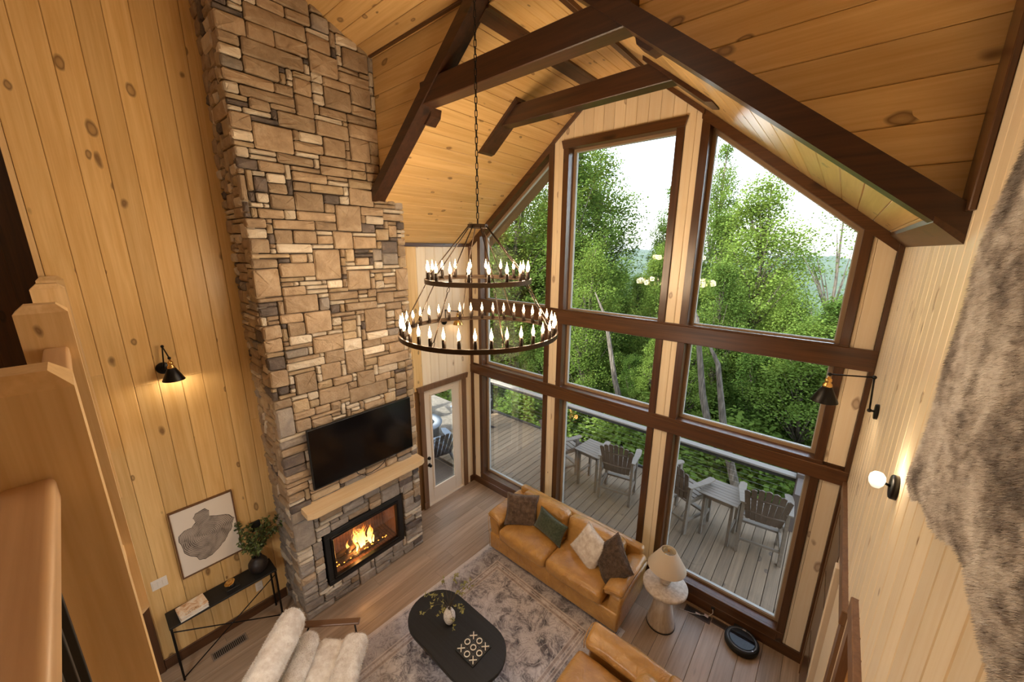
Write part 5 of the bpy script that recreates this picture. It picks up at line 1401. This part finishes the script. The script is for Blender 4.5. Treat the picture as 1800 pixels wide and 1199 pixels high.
for i, ((px, py), rz, lab) in enumerate(places):
    o = c0 if i == 0 else copy_tree(c0)
    o.location = (px, py, DZF); o.rotation_euler = (0, 0, R_(rz)); tag(o, lab, 'deck chair', 'tall slatted deck chairs')
def make_table():
    e = empty('deck_table')
    for k in range(7): MB().box(-.265, .265, -.265+k*.076, -.265+k*.076+.071, .725, .745, .003).build('top_slat', PLYG, e)
    for sx in (-1, 1):
        for sy in (-1, 1): MB().box(sx*.19-.02, sx*.19+.02, sy*.19-.025, sy*.19+.025, 0, .725, .003).build('leg', PLYG, e)
        MB().box(sx*.19-.012, sx*.19+.012, -.19, .19, .22, .26).build('stretcher', PLYG, e)
    MB().box(-.20, .20, -.215, -.195, .655, .725).box(-.20, .20, .195, .215, .655, .725).build('apron', PLYG, e)
    return e
t0 = make_table()
for i, ((px, py), rz, lab) in enumerate([((1.68, 1.49), -4, 'small slatted table between the left pair of deck chairs'), ((3.80, 1.64), -3, 'small slatted table between the right pair of deck chairs')]):
    o = t0 if i == 0 else copy_tree(t0)
    o.location = (px, py, DZF); o.rotation_euler = (0, 0, R_(rz)); tag(o, lab, 'deck table', 'small deck tables')
# ------------------------------------------------------------------ fire pit and low chairs seen through the patio door
FPM = plain('firepit_slate', (.22, .25, .29), .6)
fpit = empty('fire_pit', (-2.15, .35, DZF), label='round slate fire pit table seen through the patio door', cat='fire pit')
MB().lathe([(.33, .42), (.50, .42), (.505, .455), (.33, .455), (.33, .42)], 40, close=False).build('ring_top', FPM, fpit)
MB().lathe([(.34, 0), (.42, .10), (.44, .42)], 32).build('bowl', RAILD, fpit)
MB().lathe([(0, .40), (.33, .40)], 32, close=False).build('stones', fabric('lava_stones', (.10, .09, .08), (.42, .38, .33), 60, 1.0), fpit, kind='stuff')
BLU = wood('blue_grey_slat', 'z', (.24, .29, .35), (.17, .21, .26), (.05, .05, .05), 0, .6, .12)
DKB = plain('dark_slat', (.045, .045, .05), .6)
def make_low_chair():
    e = empty('adirondack_chair')
    for k in range(6): MB().box(-.25, .25, -.26+k*.088, -.26+k*.088+.078, .27+.022*k, .29+.022*k, .003).build('seat_slat', BLU, e)
    for k in range(6):
        t = (k-2.5)/2.5; M = T(t*.20, -.25, .24) @ RX(R_(26)) @ RY(t*R_(5))
        MB().box(-.036, .036, -.009, .009, 0, .68-.08*t*t, .003, M=M).build('back_slat', DKB, e)
    for s in (-1, 1):
        MB().prism([(s*.25, -.36), (s*.33, -.36), (s*.40, .10), (s*.39, .32), (s*.30, .36), (s*.26, .20)], 'z', .50, .522).build('armrest', BLU, e)
        MB().box(s*.29-.018, s*.29+.018, .16, .24, 0, .50, .003).build('leg', DKB, e)
        MB().prism([(-.62, 0), (-.52, 0), (.28, .33), (.28, .40), (.18, .40)], 'x', s*.265-.016, s*.265+.016).build('leg', DKB, e)
    return e
a0 = make_low_chair()
for i, ((px, py), rz, lab) in enumerate([((-1.18, .02), 75, 'nearest low slatted chair facing the fire pit through the door glass'), ((-3.25, .95), -110, 'low slatted chair on the far side of the fire pit'), ((-1.75, 1.5), 160, 'low slatted chair at the right edge of the door glass')]):
    o = a0 if i == 0 else copy_tree(a0)
    o.location = (px, py, DZF); o.rotation_euler = (0, 0, R_(rz)); tag(o, lab, 'outdoor chair', 'low chairs around the fire pit')
pt = MB().box(-6.4, -2.01, .17, 2.3, DZF-.1, DZF-.005).box(-6.4, -4.21, -4, .17, DZF-.1, DZF-.005)
pt.build('patio', fabric('patio_gravel', (.10, .085, .065), (.19, .16, .125), 8, .5), kind='structure')
# ================================================================== terrain, forest, hills
def ter(x, y):
    d = math.hypot(x-1.5, y-3.0) if y > 3 else max(0, -x-6)
    near = -2.4-.30*min(d, 70)-.20*max(0, min(d, 420)-70)
    r = math.hypot(x, y)
    up = 0
    if r > 420:
        t = min(1, (r-420)/620); up = (t*t*(3-2*t))*1.0
    az = math.atan2(y, x)
    a = math.degrees(az)
    top = 12 if a > 106 else -14+8*sin(a*.5)
    prof_ = 18*math.exp(-((a-112)/5.0)**2)+ (4 if a < 100 else -18*math.exp(-((a-104)/4)**2))
    farz = -18+prof_+6*mnoise.noise(Vector((a*.35, 0, 0)))
    n_ = 5*mnoise.noise(Vector((x*.006, y*.006, 1)))*min(1, r/200)
    return near*(1-up)+farz*up+n_ if up > 0 else near+n_
GR = NT('forest_ground'); _v = coords(GR, 'x', 1, 1, False); _a = GR.n('ShaderNodeTexNoise', Scale=.8, Detail=6.0, Roughness=.7); GR.l(_v, _a.inputs['Vector'])
GROUND = GR.fin(GR.ramp(_a.outputs['Fac'], [(.3, (.035, .045, .015)), (.6, (.09, .12, .03)), (.8, (.16, .16, .07))]), .95)
g = MB(); NA, rads = 96, [0, 3, 6, 10, 15, 22, 32, 45, 65, 95, 140, 200, 290, 400]
cxg, cyg = 1.5, 3.2
for r in rads:
    for k in range(NA+1):
        a = R_(-20+k*220/NA); xx, yy = cxg+r*cos(a), cyg+r*sin(a); g.v.append((xx, yy, ter(xx, yy)))
for i in range(len(rads)-1):
    for k in range(NA): g.f.append([i*(NA+1)+k, i*(NA+1)+k+1, (i+1)*(NA+1)+k+1, (i+1)*(NA+1)+k]); g.sm.append(True)
g.build('ground', GROUND, kind='structure')
HL = NT('forested_hill'); _v = coords(HL, 'x', 1, 1, False); _a = HL.n('ShaderNodeTexNoise', Scale=.02, Detail=8.0, Roughness=.7); HL.l(_v, _a.inputs['Vector'])
_b = HL.n('ShaderNodeTexVoronoi', Scale=.11); HL.l(_v, _b.inputs['Vector'])
HILL = HL.fin(HL.ramp(HL.math('ADD', HL.math('MULTIPLY', _a.outputs['Fac'], .6), HL.math('MULTIPLY', _b.outputs['Distance'], -.35)), [(.02, (.015, .036, .010)), (.22, (.035, .065, .018)), (.4, (.075, .11, .035))]), .95)
g = MB(); NA = 620; rads = [400+i*11 for i in range(75)]+[1240, 1320, 1500, 1900]
for r in rads:
    for k in range(NA+1):
        a = R_(70+k*80/NA); xx, yy = r*cos(a), r*sin(a)
        z = ter(xx, yy)
        if r > 1240: z -= (r-1240)*.15
        z += 5.5*abs(mnoise.noise(Vector((xx*.085, yy*.085, 0))))+3*mnoise.noise(Vector((xx*.02, yy*.02, 4)))
        g.v.append((xx, yy, z))
for i in range(len(rads)-1):
    for k in range(NA): g.f.append([i*(NA+1)+k, i*(NA+1)+k+1, (i+1)*(NA+1)+k+1, (i+1)*(NA+1)+k]); g.sm.append(True)
g.build('distant_hill', HILL, kind='structure')
# houses on the skyline
HW_ = plain('house_wall', (.62, .58, .53), .8); HR_ = plain('house_roof', (.30, .22, .20), .8); HG = plain('house_window', (.06, .07, .08), .2)
for (u, v, wd, ht, lab) in ((1487, 455, 30, 9, 'large distant house on the skyline at the right'), (1449, 459, 20, 6, 'small distant house left of the large one on the skyline'), (1466, 470, 13, 4, 'pale distant house a little below the skyline')):
    dd = _F+_R2*((u-900)/662.9)-_U2*((v-599.5)/662.9); k = 1010/math.hypot(dd.x, dd.y); P_ = CAM+dd*k
    e = empty('distant_house', P_-Vector((0, 0, ht*.6)), math.atan2(dd.y, dd.x)-pi/2, label=lab, cat='house', group='houses on the far ridge')
    MB().box(-wd/2, wd/2, -5, 5, -14, ht).build('walls', HW_, e)
    MB().prism([(-6, ht), (6, ht), (0, ht+4)], 'x', -wd/2-1, wd/2+1).build('roof', HR_, e)
    for q in range(4):
        xw = -wd/2+wd*(q+.5)/4; MB().box(xw-wd*.07, xw+wd*.07, -5.2, -5, ht*.35, ht*.75).build('window', HG, e)
# ---- trees
def leafmat(name, c1, c2, tr):
    N = NT(name); oi = N.n('ShaderNodeObjectInfo'); tc = N.n('ShaderNodeTexCoord')
    a = N.n('ShaderNodeTexNoise', Scale=.9, Detail=4.0, Roughness=.7); N.l(tc.outputs['Object'], a.inputs['Vector'])
    f_ = N.math('ADD', N.math('MULTIPLY', a.outputs['Fac'], .9), N.math('MULTIPLY', oi.outputs['Random'], .25))
    col = N.ramp(f_, [(.38, c1), (.75, c2)])
    d = N.n('ShaderNodeBsdfDiffuse'); t = N.n('ShaderNodeBsdfTranslucent'); N.l(col, d.inputs[0])
    cb2 = N.mix(.55, col, tr); N.l(cb2, t.inputs[0])
    m_ = N.n('ShaderNodeMixShader'); m_.inputs[0].default_value = .45; N.l(d.outputs[0], m_.inputs[1]); N.l(t.outputs[0], m_.inputs[2])
    N.l(m_.outputs[0], N.out.inputs[0]); return N.m
LEAF1 = leafmat('summer_leaf', (.065, .12, .025), (.17, .25, .055), (.32, .40, .06))
LEAF2 = leafmat('deep_leaf', (.035, .075, .018), (.11, .175, .04), (.24, .33, .05))
BARK = NT('bark'); _v = coords(BARK, 'z', 2, 14, True); _n = BARK.n('ShaderNodeTexNoise', Scale=2.0, Detail=6.0); BARK.l(_v, _n.inputs['Vector'])
BARK = BARK.fin(BARK.ramp(_n.outputs['Fac'], [(.3, (.035, .028, .022)), (.6, (.13, .11, .09)), (.8, (.22, .20, .17))]), .95, _n.outputs['Fac'], .8, .05)
def crown_mesh(seed, H, R, base, nblob, nleaf, ls, openness=.0):
    """trunk+limbs mesh and leaf mesh of a broadleaf tree of height H"""
    r = random.Random(seed); tr = MB(); V = []; F = []
    lean = Vector((r.uniform(-.04, .04), r.uniform(-.04, .04), 0))
    tp_ = [Vector((lean.x*z+.12*sin(z*.5+seed), lean.y*z+.12*cos(z*.43+seed), z)) for z in [H*k/9 for k in range(10)]]
    tr.tube(tp_, [.20*(1-.88*k/9)*H/15 for k in range(10)], 8)
    for b in range(nblob):
        t = r.random()**.85; z = base+(H-base)*t
        prof_ = (sin(pi*min(1, (t*.93+.07))))**.6*(1-.35*t)
        a = r.uniform(0, 2*pi); rad = R*prof_*r.uniform(.25, 1.0)
        k_ = min(8, int(z/H*9)); q0 = tp_[max(0, k_-1)]
        c = Vector((lean.x*z+rad*cos(a), lean.y*z+rad*sin(a), z+r.uniform(-.2, .3)))
        if b % 2 == 0:
            mid = (q0+c)*.5+Vector((0, 0, .15)); tr.tube([q0, mid, c], [.045, .028, .008], 5)
        br = r.uniform(.55, 1.0)*R*.30
        for _ in range(nleaf):
            d = Vector((r.gauss(0, 1), r.gauss(0, 1), r.gauss(0, .6))); d = d.normalized()*br*r.random()**.4
            p = c+d; s1 = Vector((r.gauss(0, 1), r.gauss(0, 1), r.gauss(0, .45))).normalized(); up = Vector((r.gauss(0, .5), r.gauss(0, .5), 1)).normalized()
            s2 = s1.cross(up).normalized(); L = ls*r.uniform(.6, 1.25); i = len(V)
            V += [tuple(p), tuple(p+s1*L*.5+s2*L*.38), tuple(p+s1*L), tuple(p+s1*L*.5-s2*L*.38)]; F.append([i, i+1, i+2, i+3])
    lf_ = MB(); lf_.v = V; lf_.f = F; lf_.sm = [False]*len(F)
    return tr.mesh('trunk'), lf_.mesh('foliage')
VAR = [crown_mesh(1, 15, 3.3, 3.2, 170, 250, .120), crown_mesh(2, 15, 2.8, 4.5, 150, 230, .118), crown_mesh(3, 15, 3.6, 2.2, 170, 230, .120), crown_mesh(4, 15, 2.3, 6.0, 120, 210, .115), crown_mesh(9, 15, 3.0, 6.5, 60, 80, .11)]
def pix(u, v): return _F+_R2*((u-900)/662.9)-_U2*((v-599.5)/662.9)
TR_N = [0]
def tree(u, top, dist, var, label, wid=1.0, mat=None):
    d = pix(u, top); h = math.hypot(d.x, d.y); P_ = CAM+d*(dist/h)
    while P_.y < 6.4 and dist < 60: dist *= 1.06; P_ = CAM+d*(dist/h)
    zb = ter(P_.x, P_.y)-.3
    H = P_.z-zb; s = H/15.0
    e = empty('tree', (P_.x, P_.y, zb), random.Random(int(u*7+dist)).uniform(0, 6.28), label=label, cat='tree', group='woodland trees beyond the deck')
    tm, lm_ = VAR[var]
    a = link('trunk', tm, None, e); b = link('foliage', lm_, None, e)
    if not tm.materials: tm.materials.append(BARK)
    if not lm_.materials: lm_.materials.append(LEAF1 if var in (0, 2, 3) else LEAF2)
    b['kind'] = 'stuff'
    e.scale = (s*wid, s*wid, s)
    return e
# trees that stand out against the sky
tree(1062, 262, 17, 0, 'tall leafy tree rising on the left of the middle window', 1.0)
tree(985, 330, 20, 2, 'broad tree filling the left window and the edge of the middle one', 1.0)
tree(905, 300, 24, 1, 'tree behind the chandelier in the left window', 1.1)
tree(1188, 335, 19, 3, 'slim tree at the right edge of the middle window', .6)
tree(1262, 262, 22, 3, 'tall slim tree at the left edge of the right window', .65)
tree(1372, 318, 15, 0, 'large bright tree in the middle of the right window', .92)
tree(1305, 380, 17, 1, 'tree left of the large bright tree in the right window', .85)
tree(1500, 345, 15, 4, 'sparse airy tree at the right edge of the right window', .9)
tree(1130, 490, 22, 1, 'lower dark tree in front of the valley in the middle window', .9)
tree(1390, 520, 14, 2, 'rounded treetop low in the right window', .8)
tree(1290, 470, 13, 1, 'tree low on the left of the right window', .8)
tree(1180, 440, 15, 0, 'bright treetop beside the post right of the middle window', .7)
tree(1430, 560, 17, 2, 'treetop at the lower right of the right window', .9)
tree(1040, 440, 12, 2, 'near tree low in the middle window', .8)
tree(880, 420, 15, 1, 'near tree in the left window', .9)
rr = random.Random(77)
ROWN = ('nearest', 'second', 'third', 'fourth', 'fifth', 'sixth', 'farthest')
ORD = ('first', 'second', 'third', 'fourth', 'fifth', 'sixth', 'seventh', 'eighth', 'ninth', 'tenth', 'eleventh', 'twelfth', 'thirteenth', 'fourteenth', 'fifteenth', 'sixteenth')
def where(u, memo, key):
    w_ = 'left' if u < 978 else 'middle' if u < 1175 else 'right'
    memo[key, w_] = memo.get((key, w_), 0)+1
    return w_, ORD[min(15, memo[key, w_]-1)]
memo = {}
for ri, (dist, n, lo, hi) in enumerate(((9.5, 9, 560, 690), (12.5, 11, 500, 640), (17, 13, 480, 600), (24, 15, 465, 560), (34, 16, 455, 520), (48, 15, 468, 510), (70, 16, 475, 505))):
    for i in range(n):
        u = 690+(1570-690)*(i+rr.uniform(.2, .8))/n
        top = rr.uniform(lo, hi)
        if u > 1385 and dist > 15: top = max(top, 565+rr.uniform(0, 30))
        elif u > 1385: top = max(top, 540)
        if 1090 < u < 1175: top = max(top, 478)
        if u < 1020: top -= 60
        w_, o_ = where(u, memo, ri)
        tree(u, top, dist*rr.uniform(.9, 1.12), rr.choice((0, 1, 2, 1, 3)), 'leafy tree in the %s row of woods, %s from left in the %s window' % (ROWN[ri], o_, w_), rr.uniform(.85, 1.25))
for i, (x_, y_, H_, v_) in enumerate(((-9.6, 3.4, 12, 0), (-8.2, 6.4, 13, 2), (-10.5, .6, 13, 1), (-9.8, -2.2, 12, 2), (-10.5, 8.6, 14, 1), (-5.2, 7.4, 12, 2), (-13.5, 4.8, 14, 0), (-14, -.8, 14, 1), (-13, 10, 15, 2), (-2.6, 8.2, 12, 1))):
    zb = ter(x_, y_)-.3; e = empty('tree', (x_, y_, zb), i*1.7, label='leafy tree left of the deck beyond the fire pit, %s counted from the patio door' % ORD[i], cat='tree', group='trees beyond the fire pit')
    a = link('trunk', VAR[v_][0], None, e); b = link('foliage', VAR[v_][1], None, e); b['kind'] = 'stuff'; s_ = (H_-zb-4)/15; e.scale = (s_, s_, s_)
# bare leaning trunks seen between the chairs
for (u, vt, vb, dist, lab) in ((1065, 560, 720, 11, 'pale leaning trunk seen behind the left small deck table'), (1262, 640, 860, 9, 'straight dark trunk seen above the right small deck table'), (1225, 560, 820, 10, 'dark trunk behind the deck chair at the left of the right window')):
    d1 = pix(u, vt); d2 = pix(u+28, vb)
    p1 = CAM+d1*(dist/math.hypot(d1.x, d1.y)); p2 = CAM+d2*(dist/math.hypot(d2.x, d2.y)); p2 = p1+(p2-p1)*((ter(p1.x, p1.y)-p1.z-.5)/(p2.z-p1.z))
    MB().tube([p2, (p1*.35+p2*.65)+Vector((.10, 0, 0)), (p1*.7+p2*.3)-Vector((.06, 0, 0)), p1, p1+(p1-p2)*.12+Vector((-.2, 0, 0))], [.13, .105, .08, .05, .012], 10).build('bare_tree', BARK, label=lab, cat='tree')
# ---- shrubs on the slope
tmS, lmS = crown_mesh(31, 3.0, 1.7, .3, 46, 120, .11); lmS.materials.append(LEAF1)
sh = []
for i in range(34):
    a = R_(rr.uniform(80, 148)); r = rr.uniform(8.2, 14); x_, y_ = 4.6+r*cos(a), -4.3+r*sin(a)
    if y_ < 4.4: y_ = 4.4+rr.uniform(0, 2)
    sh.append((math.atan2(y_+4.3, x_-4.6), x_, y_))
sh.sort(reverse=True)
for i, (a, x_, y_) in enumerate(sh):
    o = link('shrub', lmS, None); s = rr.uniform(.6, 1.15); o.scale = (s*1.2, s*1.2, s); o.location = (x_, y_, ter(x_, y_)-.2); o.rotation_euler = (0, 0, rr.uniform(0, 6))
    w_, o_ = where(900+662*math.tan(R_(130.6)-a), memo, 's')
    tag(o, 'green shrub on the slope beyond the deck, %s from left in the %s window' % (o_, w_), 'shrub', 'shrubs on the slope')
# ---- thin summer haze over the valley
hz = MB().box(-1500, 600, 90, 2200, -250, 320)
HZ = NT('valley_haze'); vs_ = HZ.n('ShaderNodeVolumeScatter'); vs_.inputs['Color'].default_value = (.68, .84, 1.0, 1); vs_.inputs['Density'].default_value = .00021; vs_.inputs['Anisotropy'].default_value = .2
HZ.l(vs_.outputs[0], HZ.out.inputs['Volume'])
hz.build('haze', HZ.m, kind='structure')
